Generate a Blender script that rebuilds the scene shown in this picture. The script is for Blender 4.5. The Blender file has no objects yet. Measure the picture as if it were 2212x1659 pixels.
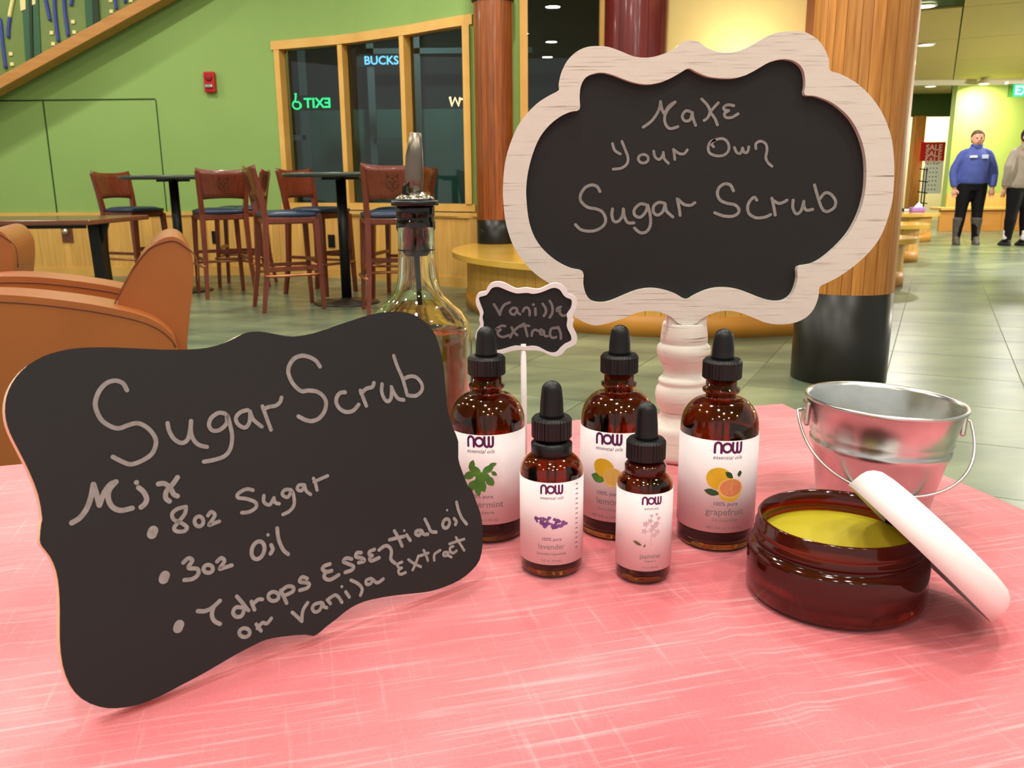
import bpy, bmesh, math, random
from mathutils import Vector, Matrix, noise
from mathutils.geometry import tessellate_polygon
random.seed(7)
PI = math.pi
S = bpy.context.scene
COL = S.collection
# ------------------------------------------------------------------ camera
FPX, CX, CY = 1850.0, 1106.0, 829.5
PITCH, ROLL = math.radians(13.2), math.radians(0.5)
C = Vector((0, 0, 0.975))
Fw = Vector((0, math.cos(PITCH), -math.sin(PITCH)))
U0 = Vector((0, math.sin(PITCH), math.cos(PITCH))); X0 = Vector((1, 0, 0))
Rt = X0 * math.cos(ROLL) - U0 * math.sin(ROLL)
Up = U0 * math.cos(ROLL) + X0 * math.sin(ROLL)
cd = bpy.data.cameras.new('camera'); cam = bpy.data.objects.new('camera', cd); COL.objects.link(cam)
m3 = Matrix((Rt, Up, -Fw)).transposed()
cam.matrix_world = Matrix.Translation(C) @ m3.to_4x4()
cd.sensor_fit = 'HORIZONTAL'; cd.lens = 4.15; cd.sensor_width = 4.15 * 2212 / FPX
cd.clip_start = 0.02; cd.clip_end = 100
cd.dof.use_dof = True; cd.dof.focus_distance = 0.68; cd.dof.aperture_fstop = 4.0
S.camera = cam
# ------------------------------------------------------------------ world, exposure
W = bpy.data.worlds.new('world'); S.world = W; W.use_nodes = True
W.node_tree.nodes['Background'].inputs[0].default_value = (1.0, 0.96, 0.89, 1)
W.node_tree.nodes['Background'].inputs[1].default_value = 0.62
S.view_settings.view_transform = 'Standard'; S.view_settings.look = 'None'
S.view_settings.gamma = 1.0; S.view_settings.use_curve_mapping = False
S.view_settings.exposure = 0.0
cy = S.cycles
cy.max_bounces = 12; cy.transmission_bounces = 10; cy.transparent_max_bounces = 12
cy.caustics_reflective = False; cy.caustics_refractive = False
cy.sample_clamp_indirect = 4.0; cy.blur_glossy = 0.3
# hall downlights over the table (the lamps stand in the ceiling above the frame)
HALL_Z = 3.6
LAMPS = [(-2.6, 1.6), (-1.5, 2.4), (-0.5, 1.3), (-0.9, 3.6), (0.35, 2.3), (1.3, 1.5), (0.5, 3.7),
         (1.9, 3.0), (-2.2, 4.4), (-3.6, 3.2), (-0.2, 0.0), (1.4, -0.6), (-1.8, 0.2), (-3.4, 6.2), (-1.2, 6.0), (-5.6, 5.2), (1.2, 5.4),
         (-0.6, -1.8), (1.2, -2.4), (0.3, -1.0), (-2.2, -2.4), (2.7, -1.2), (0.2, -3.0)]
LW = 22.5
WARM = (1.0, 0.95, 0.87)
def area(name, loc, power, size, color=WARM, aim=None, spread=PI):
    d = bpy.data.lights.new(name, 'AREA'); d.shape = 'DISK'; d.size = size; d.energy = power; d.color = color; d.spread = spread
    o = bpy.data.objects.new(name, d); COL.objects.link(o); o.location = loc
    if aim is not None:
        o.rotation_euler = (Vector(aim) - Vector(loc)).to_track_quat('-Z', 'Y').to_euler()
    return o
for i, (x, y) in enumerate(LAMPS):
    area('hall_downlight_light', (x, y, HALL_Z - 0.045), LW if y > -.8 else 15.0, 0.22)
for x, y in ((-5.2, 8.2), (-3.4, 8.0), (-1.7, 7.2), (0.0, 6.6), (2.2, 6.4), (-7.0, 7.4)):
    area('wall_fill_light', (x, y, HALL_Z - 0.045), 30, 0.13)  # unseen lamps added to raise the light on the green wall
area('wall_washer_light', (8.80, 16.62, 2.66), 42, 0.10, (1, .93, .62), aim=(8.95, 17.08, 1.7), spread=2.4)
for x, y in ((5.78, 12.64), (8.0, 13.5), (6.2, 9.4), (4.49, 9.91), (8.6, 10.2), (7.2, 18.3)):
    area('corridor_downlight_light', (x, y, 2.77), 75, 0.14)
area('corridor_ceiling_fill', (11.3, 11.5, 1.9), 230, 0.3, (1, .95, .74), aim=(8.0, 12.5, 2.8), spread=PI)  # lamp added out of view to brighten the corridor ceiling
area('shop_fill_light', (10.0, 20.4, 2.7), 90, 0.3, (1, .93, .74))  # put in to brighten the shop's back wall
area('night_room_fill', (-1.2, 10.6, 3.7), 70, 0.3, (.8, 1, .95))  # added fill, lifts the dark room behind the glass
area('cove_light', (2.15, 7.95, 1.95), 6, 0.10, (1, .9, .62), aim=(2.15, 8.3, 2.2), spread=PI)

# ------------------------------------------------------------------ pixel helpers (photo pixel -> point in the place)
def ray(x, y): return Fw + Rt * ((x - CX) / FPX) - Up * ((y - CY) / FPX)
def onz(x, y, z): d = ray(x, y); return C + d * ((z - C.z) / d.z)
def onY(x, y, Y): d = ray(x, y); return C + d * (Y / d.y)
def onplane(x, y, P, n): d = ray(x, y); return C + d * ((P - C).dot(n) / d.dot(n))

# ------------------------------------------------------------------ materials
def lin(c):
    return tuple(((v / 255) / 12.92 if v / 255 <= 0.04045 else ((v / 255 + 0.055) / 1.055) ** 2.4) for v in c) + (1,)
MATS = {}
def mat(name, col, rough=0.5, metal=0, spec=0.5, trans=0, ior=1.45, emit=0, var=0.0, vscale=8, vstretch=(1, 1, 1),
        col2=None, bump=0.0, bscale=60, randobj=0.0, coat=0, alpha=1, detail=4, contrast=0.5):
    if name in MATS: return MATS[name]
    m = bpy.data.materials.new(name); m.use_nodes = True; MATS[name] = m
    nt = m.node_tree; b = nt.nodes['Principled BSDF']; L = nt.links
    b.inputs['Base Color'].default_value = lin(col); b.inputs['Roughness'].default_value = rough
    b.inputs['Metallic'].default_value = metal; b.inputs['Specular IOR Level'].default_value = spec
    b.inputs['Transmission Weight'].default_value = trans; b.inputs['IOR'].default_value = ior
    b.inputs['Coat Weight'].default_value = coat; b.inputs['Coat Roughness'].default_value = 0.08
    if emit:
        b.inputs['Emission Color'].default_value = lin(col); b.inputs['Emission Strength'].default_value = emit
    cur = None
    if col2 is not None or var or bump:
        tc = nt.nodes.new('ShaderNodeTexCoord'); mp = nt.nodes.new('ShaderNodeMapping')
        mp.inputs['Scale'].default_value = vstretch; L.new(tc.outputs['Object'], mp.inputs[0])
        if randobj:
            oi = nt.nodes.new('ShaderNodeObjectInfo'); ml = nt.nodes.new('ShaderNodeMath'); ml.operation = 'MULTIPLY'; ml.inputs[1].default_value = 37
            L.new(oi.outputs['Random'], ml.inputs[0]); cb = nt.nodes.new('ShaderNodeCombineXYZ')
            L.new(ml.outputs[0], cb.inputs[0]); L.new(ml.outputs[0], cb.inputs[2]); L.new(cb.outputs[0], mp.inputs['Location'])
    if col2 is not None or var:
        nz = nt.nodes.new('ShaderNodeTexNoise'); nz.inputs['Scale'].default_value = vscale; nz.inputs['Detail'].default_value = detail
        L.new(mp.outputs[0], nz.inputs['Vector'])
        rp = nt.nodes.new('ShaderNodeValToRGB'); e = rp.color_ramp.elements
        e[0].position = 0.5 - contrast / 2; e[1].position = 0.5 + contrast / 2
        a = lin(col)
        if col2 is not None: e[0].color = a; e[1].color = lin(col2)
        else:
            e[0].color = tuple(v * (1 - var) for v in a[:3]) + (1,); e[1].color = tuple(min(1, v * (1 + var)) for v in a[:3]) + (1,)
        L.new(nz.outputs[0], rp.inputs[0]); cur = rp.outputs[0]
    if randobj:
        oi2 = nt.nodes.new('ShaderNodeObjectInfo'); hs = nt.nodes.new('ShaderNodeHueSaturation')
        mr = nt.nodes.new('ShaderNodeMapRange'); mr.inputs[3].default_value = 1 - randobj; mr.inputs[4].default_value = 1 + randobj
        L.new(oi2.outputs['Random'], mr.inputs[0]); L.new(mr.outputs[0], hs.inputs['Value'])
        if cur: L.new(cur, hs.inputs['Color'])
        else: hs.inputs['Color'].default_value = lin(col)
        cur = hs.outputs[0]
    if cur: L.new(cur, b.inputs['Base Color'])
    if bump:
        nb = nt.nodes.new('ShaderNodeTexNoise'); nb.inputs['Scale'].default_value = bscale; nb.inputs['Detail'].default_value = 5
        L.new(mp.outputs[0], nb.inputs['Vector']); bp = nt.nodes.new('ShaderNodeBump')
        bp.inputs['Strength'].default_value = bump; bp.inputs['Distance'].default_value = 0.002
        L.new(nb.outputs[0], bp.inputs['Height']); L.new(bp.outputs[0], b.inputs['Normal'])
    return m
GREEN = mat('green_wall_paint', (146, 180, 100), 0.75, var=0.03, vscale=2, bump=.1, bscale=120)
GREENB = mat('lime_wall_paint', (168, 190, 96), 0.7, var=0.03, vscale=2)
CREAM = mat('cream_wall_paint', (236, 214, 150), 0.7, var=0.02)
GROOVE = mat('dark_green_joint', (50, 74, 22), 0.8)
MAPLE = mat('maple_planks', (220, 165, 78), 0.42, col2=(240, 190, 105), vscale=6, vstretch=(6, 6, .5), randobj=.09, bump=.05)
MAPLET = mat('maple_trim', (226, 172, 84), 0.4, col2=(238, 190, 104), vscale=5, vstretch=(1, 1, 1))
BENCHTOP = mat('varnished_bench_top', (214, 168, 62), 0.22, col2=(228, 184, 84), vscale=4, coat=.4)
BEAD = mat('beadboard', (214, 162, 72), 0.45, col2=(226, 176, 88), vscale=6, vstretch=(5, 5, .5), randobj=.06)
PLINTH = mat('bench_plinth_wood', (205, 138, 50), 0.4, col2=(214, 150, 62), vscale=4, vstretch=(1, 1, 4))
STAVE = mat('pillar_stave_wood', (166, 100, 36), 0.42, col2=(214, 146, 70), vscale=7, vstretch=(9, 9, .5), randobj=.16, coat=.05)
STAVED = mat('dark_stave_wood', (112, 54, 20), 0.35, col2=(156, 88, 38), vscale=7, vstretch=(9, 9, .5), randobj=.2, coat=.1)
RED = mat('red_mahogany_panel', (112, 30, 26), 0.3, col2=(78, 20, 24), vscale=3, vstretch=(5, 5, .4), coat=.4)
BLACKB = mat('black_rubber_base', (26, 25, 18), 0.35, var=.1, spec=.4)
STOOLW = mat('cherry_stool_wood', (96, 38, 22), 0.35, col2=(124, 54, 30), vscale=10, vstretch=(5, 5, .7), coat=.3)
VINYL = mat('navy_vinyl', (40, 56, 82), 0.33, var=.08, spec=.6)
COPPER = mat('copper_foot_rail', (190, 120, 84), 0.3, metal=.8)
BRASSD = mat('dark_emblem_stain', (56, 26, 14), 0.6)
BTOP = mat('grey_laminate_top', (66, 74, 66), 0.3, var=.06)
BPOST = mat('black_metal_post', (18, 18, 16), 0.4, spec=.4)
BROWNT = mat('brown_laminate', (112, 62, 42), 0.28, col2=(124, 70, 46), vscale=5, vstretch=(.5, 5, 5), coat=.3)
LEATHER = mat('tan_leather', (156, 88, 42), 0.34, col2=(166, 96, 47), vscale=4, bump=.12, bscale=260, coat=.15)
SEAM = mat('leather_seam', (118, 58, 24), 0.6)
CHALK = mat('chalkboard_black', (25, 23, 23), 0.6, var=.10, vscale=14, bump=.04, bscale=400)
CHALKED = mat('chalk_marks', (128, 125, 122), 0.9, col2=(152, 148, 145), vscale=300)
RAWED = mat('raw_board_edge', (236, 206, 168), 0.6)
WHITED = None
BLACKP = mat('black_matte_rubber', (15, 16, 18), 0.42, spec=.45, bump=.05, bscale=300)
BLACKC = mat('black_ribbed_plastic', (12, 12, 14), 0.38)
AMBER = mat('amber_glass', (168, 96, 32), 0.07, trans=1, ior=1.5)
AMBERJ = mat('dark_amber_plastic', (128, 38, 16), 0.08, trans=.8, ior=1.5)
CLEAR = mat('clear_glass', (244, 250, 238), 0.045, trans=1, ior=1.48)
OIL = mat('golden_oil', (168, 122, 52), 0.0, trans=1, ior=1.47)
LABELW = mat('white_paper_label', (238, 226, 228), 0.5, spec=.4)
PURPLE = mat('purple_print', (96, 28, 88), .5); GREYT = mat('grey_print', (136, 118, 122), .6); PURT = mat('mauve_print', (120, 84, 112), .6)
YEL = mat('yellow_print', (236, 200, 40), .5, col2=(224, 170, 30), vscale=90); YEL2 = mat('lemon_flesh_print', (226, 186, 96), .5)
ORG = mat('orange_flesh_print', (222, 130, 88), .5, col2=(230, 150, 100), vscale=200); RIND = mat('rind_print', (240, 196, 110), .5)
LEAF = mat('dark_leaf_print', (48, 84, 46), .5); LEAF2 = mat('mint_leaf_print', (92, 150, 62), .5, col2=(64, 116, 44), vscale=150)
LAV = mat('lavender_print', (146, 96, 162), .5, col2=(96, 54, 122), vscale=260); OLIVE = mat('olive_leaf_print', (106, 98, 52), .5)
PALEP = mat('pale_flower_print', (214, 192, 200), .5); FOLD = mat('pale_line_print', (250, 240, 240), .3)
GALV = mat('galvanized_steel', (232, 235, 233), 0.27, metal=1, col2=(196, 200, 198), vscale=30, bump=.12, bscale=40)
WIRE = mat('bright_wire', (226, 222, 216), 0.25, metal=.9)
STEEL = mat('brushed_steel', (128, 120, 108), 0.34, metal=1, var=.1, vscale=60)
CHROME = mat('chrome', (220, 220, 214), 0.12, metal=1)
BALM = mat('yellow_balm', (176, 162, 28), 0.35, col2=(188, 174, 42), vscale=25, bump=.1, bscale=160)
WHITEP = mat('white_plastic', (246, 244, 242), 0.38, spec=.4)
SIGNRED = mat('red_plastic', (190, 22, 30), 0.35)
WHITEM = mat('off_white_metal', (224, 218, 200), 0.5)
CEILP = mat('ceiling_panel', (206, 188, 126), 0.55, var=.03, randobj=.03)
EMW = mat('lamp_glow', (255, 240, 214), emit=9); EMG = mat('green_reflection_glow', (40, 255, 150), emit=1.6); EMG2 = mat('exit_panel_glow', (20, 226, 150), emit=.9)  # the first green glow imitates reflections in the window
EMB = mat('blue_reflection_glow', (120, 190, 255), emit=1.3); EMO = mat('orange_reflection_glow', (255, 190, 130), emit=6); EMWL = mat('white_letter_glow', (190, 255, 235), emit=1.4)  # blue and orange glows stand in for window reflections
NIGHT = mat('night_room_dark', (16, 17, 20), .8); NIGHT2 = mat('night_room_teal', (60, 92, 84), .7, var=.2, vscale=3); NIGHT3 = mat('night_room_grey', (86, 96, 102), .7)
GLASSP = mat('window_glass', (196, 214, 208), 0.0, trans=1, ior=1.45)
BLUEM = mat('mural_blue', (58, 72, 150), .6); TEALM = mat('mural_teal', (52, 92, 62), .6); CREAMM = mat('mural_cream', (226, 216, 150), .6); MURAL = mat('mural_olive', (112, 132, 68), .6, var=.06)
MDARK = mat('mural_dark_green', (30, 52, 26), .6)
RAILW = mat('stair_rail_wood', (176, 120, 58), .4, col2=(196, 142, 80), vscale=6, vstretch=(.6, 4, 4))

def distressed():
    m = mat('distressed_white_paint', (232, 222, 208), 0.6, bump=.25, bscale=90)
    nt = m.node_tree; L = nt.links; b = nt.nodes['Principled BSDF']
    tc = nt.nodes.new('ShaderNodeTexCoord'); mp = nt.nodes.new('ShaderNodeMapping'); mp.inputs['Scale'].default_value = (22, 22, 800)
    L.new(tc.outputs['Object'], mp.inputs[0])
    n1 = nt.nodes.new('ShaderNodeTexNoise'); n1.inputs['Scale'].default_value = 1.0; n1.inputs['Detail'].default_value = 6; L.new(mp.outputs[0], n1.inputs['Vector'])
    r = nt.nodes.new('ShaderNodeValToRGB'); e = r.color_ramp.elements
    e[0].position = .26; e[0].color = lin((120, 110, 98)); e[1].position = .42; e[1].color = lin((226, 219, 208))
    x = r.color_ramp.elements.new(.33); x.color = lin((200, 192, 180))
    L.new(n1.outputs[0], r.inputs[0]); L.new(r.outputs[0], b.inputs['Base Color']); return m
WHITED = distressed()
WHITER = mat('white_resin_frame', (240, 232, 232), .45)
def cloth_mat():
    m = bpy.data.materials.new('pink_linen'); m.use_nodes = True; nt = m.node_tree; L = nt.links; b = nt.nodes['Principled BSDF']
    tc = nt.nodes.new('ShaderNodeTexCoord')
    def streak(sc, lo, hi, rot=0.0, detail=3):
        mp = nt.nodes.new('ShaderNodeMapping'); mp.vector_type = 'TEXTURE'; mp.inputs['Scale'].default_value = tuple(1 / v for v in sc); mp.inputs['Rotation'].default_value = (0, 0, rot)
        L.new(tc.outputs['Object'], mp.inputs[0])
        n = nt.nodes.new('ShaderNodeTexNoise'); n.inputs['Scale'].default_value = 1; n.inputs['Detail'].default_value = detail; L.new(mp.outputs[0], n.inputs['Vector'])
        r = nt.nodes.new('ShaderNodeMapRange'); r.inputs[1].default_value = lo; r.inputs[2].default_value = hi; L.new(n.outputs[0], r.inputs[0]); return r.outputs[0]
    def mth(op, a, c):
        n = nt.nodes.new('ShaderNodeMath'); n.operation = op; n.use_clamp = True
        for i, v in enumerate((a, c)):
            if isinstance(v, float): n.inputs[i].default_value = v
            else: L.new(v, n.inputs[i])
        return n.outputs[0]
    a = streak((14, 420, 1), .54, .84, .253); c = streak((380, 16, 1), .60, .92, .253); big = streak((7, 10, 1), .35, .75, .25); fine = streak((900, 900, 1), .3, .7)
    s = mth('ADD', mth('MULTIPLY', a, .62), mth('MULTIPLY', c, .42)); s = mth('ADD', s, mth('MULTIPLY', big, .28)); s = mth('ADD', s, mth('MULTIPLY', fine, .10))
    rp = nt.nodes.new('ShaderNodeValToRGB'); e = rp.color_ramp.elements
    e[0].position = 0; e[0].color = lin((204, 84, 94)); e[1].position = 1; e[1].color = lin((244, 180, 182)); L.new(s, rp.inputs[0])
    L.new(rp.outputs[0], b.inputs['Base Color']); b.inputs['Roughness'].default_value = .62; b.inputs['Sheen Weight'].default_value = .35
    bp = nt.nodes.new('ShaderNodeBump'); bp.inputs['Strength'].default_value = .35; bp.inputs['Distance'].default_value = .0008
    L.new(s, bp.inputs['Height']); L.new(bp.outputs[0], b.inputs['Normal']); return m
CLOTH = cloth_mat()
def slate_mat():
    m = mat('slate_tile', (124, 130, 108), 0.3, var=.0, bump=.15, bscale=14)
    nt = m.node_tree; L = nt.links; b = nt.nodes['Principled BSDF']
    g = nt.nodes.new('ShaderNodeNewGeometry'); n = nt.nodes.new('ShaderNodeTexNoise'); n.inputs['Scale'].default_value = 1.6; n.inputs['Detail'].default_value = 6
    mp = nt.nodes.new('ShaderNodeMapping'); mp.inputs['Scale'].default_value = (1, 2.2, 1); mp.inputs['Rotation'].default_value = (0, 0, .4); L.new(g.outputs['Position'], mp.inputs[0]); L.new(mp.outputs[0], n.inputs['Vector'])
    r = nt.nodes.new('ShaderNodeValToRGB'); e = r.color_ramp.elements; e[0].position = .3; e[0].color = lin((84, 98, 82)); e[1].position = .72; e[1].color = lin((134, 146, 114)); L.new(n.outputs[0], r.inputs[0])
    oi = nt.nodes.new('ShaderNodeObjectInfo'); mr = nt.nodes.new('ShaderNodeMapRange'); mr.inputs[3].default_value = .84; mr.inputs[4].default_value = 1.14; L.new(oi.outputs['Random'], mr.inputs[0])
    hs = nt.nodes.new('ShaderNodeHueSaturation'); L.new(r.outputs[0], hs.inputs['Color']); L.new(mr.outputs[0], hs.inputs['Value']); L.new(hs.outputs[0], b.inputs['Base Color']); return m
SLATE = slate_mat(); GROUT = mat('grout', (150, 150, 122), .8)

# ------------------------------------------------------------------ object helpers
FR = {}
def thing(name, loc, rz=0, label=None, cat=None, group=None, kind=None):
    o = bpy.data.objects.new(name, None); COL.objects.link(o); o.location = loc; o.rotation_euler = (0, 0, rz); o.empty_display_size = .05
    FR[o.name] = Matrix.Translation(Vector(loc)) @ Matrix.Rotation(rz, 4, 'Z')
    return tag(o, label, cat, group, kind)
def tag(o, label=None, cat=None, group=None, kind=None):
    for k, v in (('label', label), ('category', cat), ('group', group), ('kind', kind)):
        if v: o[k] = v
    return o
class MB:
    def __init__(s): s.v = []; s.f = []; s.m = []; s.sm = []; s.lay = 0
    def add(s, vs, fs, mi=0, smooth=False):
        o = len(s.v); s.v += [Vector(p) for p in vs]; s.f += [tuple(i + o for i in f) for f in fs]; s.m += [mi] * len(fs); s.sm += [smooth] * len(fs); return s
    def box(s, a, b, M=None, mi=0):
        x0, y0, z0 = a; x1, y1, z1 = b
        vs = [Vector(p) for p in ((x0, y0, z0), (x1, y0, z0), (x1, y1, z0), (x0, y1, z0), (x0, y0, z1), (x1, y0, z1), (x1, y1, z1), (x0, y1, z1))]
        if M: vs = [M @ p for p in vs]
        return s.add(vs, [(0, 3, 2, 1), (4, 5, 6, 7), (0, 1, 5, 4), (1, 2, 6, 5), (2, 3, 7, 6), (3, 0, 4, 7)], mi)
    def hexa(s, vs, mi=0): return s.add(vs, [(0, 3, 2, 1), (4, 5, 6, 7), (0, 1, 5, 4), (1, 2, 6, 5), (2, 3, 7, 6), (3, 0, 4, 7)], mi)
    def lathe(s, prof, seg=48, c=(0, 0, 0), mi=0, smooth=True, a0=0, a1=2 * PI, M=None):
        full = abs(a1 - a0 - 2 * PI) < 1e-6; n = seg if full else seg + 1; vs = []; fs = []
        for r, z in prof:
            for i in range(n):
                a = a0 + (a1 - a0) * i / seg; p = Vector((c[0] + r * math.cos(a), c[1] + r * math.sin(a), c[2] + z)); vs.append(M @ p if M else p)
        for k in range(len(prof) - 1):
            for i in range(seg):
                j = (i + 1) % n; fs.append((k * n + i, k * n + j, (k + 1) * n + j, (k + 1) * n + i))
        if full:
            if prof[0][0] > 1e-6 : fs.append(tuple(range(n - 1, -1, -1)))
            if prof[-1][0] > 1e-6 : fs.append(tuple((len(prof) - 1) * n + i for i in range(n)))
        return s.add(vs, fs, mi, smooth)
    def shell(s, prof, seg=48, c=(0, 0, 0), mi=0, M=None):   # closed profile loop, no caps
        vs = []; fs = []; n = len(prof)
        for r, z in prof:
            for i in range(seg):
                a = 2 * PI * i / seg; p = Vector((c[0] + r * math.cos(a), c[1] + r * math.sin(a), c[2] + z)); vs.append(M @ p if M else p)
        for k in range(n - 1):
            for i in range(seg):
                j = (i + 1) % seg; fs.append((k * seg + i, k * seg + j, (k + 1) * seg + j, (k + 1) * seg + i))
        return s.add(vs, fs, mi, True)
    def tube(s, pts, r, seg=10, mi=0, flat=1.0, caps=True):
        pts = [Vector(p) for p in pts]; rs = r if isinstance(r, (list, tuple)) else [r] * len(pts); vs = []; fs = []
        up = Vector((0, 0, 1)); n = len(pts); prev = None
        for k, p in enumerate(pts):
            t = (pts[min(k + 1, n - 1)] - pts[max(k - 1, 0)]).normalized()
            if prev is None:
                a = t.cross(up)
                if a.length < 1e-3: a = t.cross(Vector((1, 0, 0)))
            else: a = prev - t * prev.dot(t)
            a.normalize(); prev = a; b = t.cross(a)
            for i in range(seg): q = 2 * PI * i / seg; vs.append(p + a * rs[k] * math.cos(q) + b * rs[k] * flat * math.sin(q))
        for k in range(n - 1):
            for i in range(seg): j = (i + 1) % seg; fs.append((k * seg + i, (k + 1) * seg + i, (k + 1) * seg + j, k * seg + j))
        if caps: fs.append(tuple(range(seg))); fs.append(tuple((n - 1) * seg + i for i in range(seg - 1, -1, -1)))
        return s.add(vs, fs, mi, True)
    def prism(s, loops, fn, t0, t1, mi=0, side_mi=None):
        """loops: list of 2D loops (outer, holes); fn(u,v,t)->point; t0 front, t1 back"""
        flat = [p for l in loops for p in l]; tris = tessellate_polygon([[Vector((p[0], p[1], 0)) for p in l] for l in loops]); n = len(flat)
        vs = [fn(p[0], p[1], t0) for p in flat] + [fn(p[0], p[1], t1) for p in flat]
        s.add(vs, [tuple(t) for t in tris] + [tuple(i + n for i in reversed(t)) for t in tris], mi)
        off = 0; o = len(s.v) - 2 * n; sf = []
        for l in loops:
            k = len(l)
            for i in range(k): a = off + i; b = off + (i + 1) % k; sf.append((o + a, o + a + n, o + b + n, o + b))
            off += k
        s.f += sf; s.m += [mi if side_mi is None else side_mi] * len(sf); s.sm += [False] * len(sf); return s
    def ribbon(s, pts, w, fn0, mi=0, cap=5):
        n = len(pts); s.lay += 1; dl = (s.lay % 14) * 1.6e-5; fn = (lambda u, v: fn0(u, v, dl)) if fn0.__code__.co_argcount > 2 else fn0
        if n == 1:
            c = pts[0]; k = 16; s.add([fn(*c)] + [fn(c[0] + w / 2 * math.cos(2 * PI * i / k), c[1] + w / 2 * math.sin(2 * PI * i / k)) for i in range(k)], [(0, 1 + i, 1 + (i + 1) % k) for i in range(k)], mi); return s
        lft = []; rgt = []
        for i in range(n):
            a = pts[max(i - 1, 0)]; b = pts[min(i + 1, n - 1)]; dx, dy = b[0] - a[0], b[1] - a[1]; L = math.hypot(dx, dy) or 1e-9
            nx, ny = -dy / L * w / 2, dx / L * w / 2; lft.append((pts[i][0] + nx, pts[i][1] + ny)); rgt.append((pts[i][0] - nx, pts[i][1] - ny))
        s.add([fn(*p) for p in lft] + [fn(*p) for p in rgt], [(i, i + 1, n + i + 1, n + i) for i in range(n - 1)], mi)
        for c in (pts[0], pts[-1]): s.ribbon([c], w, fn0, mi)
        return s
    def build(s, name, mats, parent=None, label=None, bevel=0, bseg=2, subsurf=0, fix=True):
        me = bpy.data.meshes.new(name)
        if parent is not None: M = frame(parent).inverted(); vs = [M @ p for p in s.v]; loc = None
        else:
            c = Vector((sum(p.x for p in s.v) / len(s.v), sum(p.y for p in s.v) / len(s.v), min(p.z for p in s.v))); vs = [p - c for p in s.v]; loc = c
        me.from_pydata([tuple(p) for p in vs], [], s.f); me.validate()
        mats = mats if isinstance(mats, (list, tuple)) else [mats]
        for m in mats: me.materials.append(m)
        if len(me.polygons) == len(s.f):
            me.polygons.foreach_set('material_index', s.m); me.polygons.foreach_set('use_smooth', s.sm)
        if fix:
            bm = bmesh.new(); bm.from_mesh(me); bmesh.ops.recalc_face_normals(bm, faces=bm.faces); bm.to_mesh(me); bm.free()
        o = bpy.data.objects.new(name, me); COL.objects.link(o)
        if loc is not None: o.location = loc
        if parent is not None: o.parent = parent
        if label: o['label'] = label
        if bevel:
            b = o.modifiers.new('bevel', 'BEVEL'); b.width = bevel; b.segments = bseg; b.limit_method = 'ANGLE'; b.angle_limit = math.radians(50); b.use_clamp_overlap = True
        if subsurf: q = o.modifiers.new('sub', 'SUBSURF'); q.levels = q.render_levels = subsurf
        return o
def frame(o):
    while o is not None:
        if o.name in FR: return FR[o.name]
        if o.parent is None: return Matrix.Translation(o.location)
        o = o.parent
def copy_tree(o, parent=None):
    c = o.copy(); COL.objects.link(c); c.parent = parent
    for ch in list(o.children): copy_tree(ch, c)
    return c
def cr(pts, k=5, closed=False):
    pts = [tuple(p) for p in pts]; n = len(pts); out = []
    if n < 3 and not closed:
        if n == 1: return pts
        return [tuple(pts[0][j] + (pts[1][j] - pts[0][j]) * i / k for j in range(2)) for i in range(k + 1)]
    rng = range(n if closed else n - 1)
    for i in rng:
        g = (lambda q: pts[q % n]) if closed else (lambda q: pts[max(0, min(n - 1, q))])
        p0, p1, p2, p3 = g(i - 1), g(i), g(i + 1), g(i + 2)
        for j in range(k):
            t = j / k; out.append(tuple(.5 * ((2 * p1[d]) + (-p0[d] + p2[d]) * t + (2 * p0[d] - 5 * p1[d] + 4 * p2[d] - p3[d]) * t * t + (-p0[d] + 3 * p1[d] - 3 * p2[d] + p3[d]) * t ** 3) for d in range(2)))
    if not closed: out.append(pts[-1])
    return out
def ell(cx_, cy_, rx, ry=None, n=28, rot=0, a0=0, a1=2 * PI):
    ry = rx if ry is None else ry; c, s_ = math.cos(rot), math.sin(rot); full = abs(a1 - a0 - 2 * PI) < 1e-6
    return [(cx_ + rx * math.cos(a) * c - ry * math.sin(a) * s_, cy_ + rx * math.cos(a) * s_ + ry * math.sin(a) * c) for a in [a0 + (a1 - a0) * i / (n if full else n - 1) for i in range(n)]]
def text2d(body, size=1.0, shear=0, bold=0, align='CENTER', res=3):
    cu = bpy.data.curves.new('t', 'FONT'); cu.body = body; cu.size = size; cu.shear = shear; cu.offset = bold; cu.align_x = align; cu.resolution_u = res
    ob = bpy.data.objects.new('t', cu); COL.objects.link(ob); bpy.context.view_layer.update()
    me = bpy.data.meshes.new_from_object(ob); vs = [(v.co.x, v.co.y) for v in me.vertices]; fs = [tuple(p.vertices) for p in me.polygons]
    bpy.data.objects.remove(ob); bpy.data.curves.remove(cu); bpy.data.meshes.remove(me); return vs, fs

# ================================================================== THE SETTING
A26 = math.radians(26)
e1 = Vector((math.sin(A26), math.cos(A26), 0)); e2 = Vector((math.cos(A26), -math.sin(A26), 0))
# floor slab + tiles
fb = MB(); fb.box((-12, -4, -.06), (16, 22, -.004)); floor = tag(fb.build('floor', GROUT), 'greenish grey slate tile floor of the hall', kind='structure')
T = 0.61
def inview(p, m=60):
    d = p - C; w = d.dot(Fw)
    if w < .3: return False
    x = CX + FPX * d.dot(Rt) / w; y = CY - FPX * d.dot(Up) / w
    return -m < x < 2212 + m and 330 < y < 1659
tiles = []
org = Vector((1.41, 4.63, 0)) - e1 * 0.0
for i in range(-40, 41):
    for j in range(-40, 41):
        c = org + e1 * (T * (i + .5)) + e2 * (T * (j + .5))
        if not (-11 < c.x < 15.5 and .9 < c.y < 21): continue
        tiles.append((c.length, i, j, c, any(inview(c + e1 * a + e2 * b) for a in (-.3, .3) for b in (-.3, .3))))
tiles.sort(key=lambda t: t[0])
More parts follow.
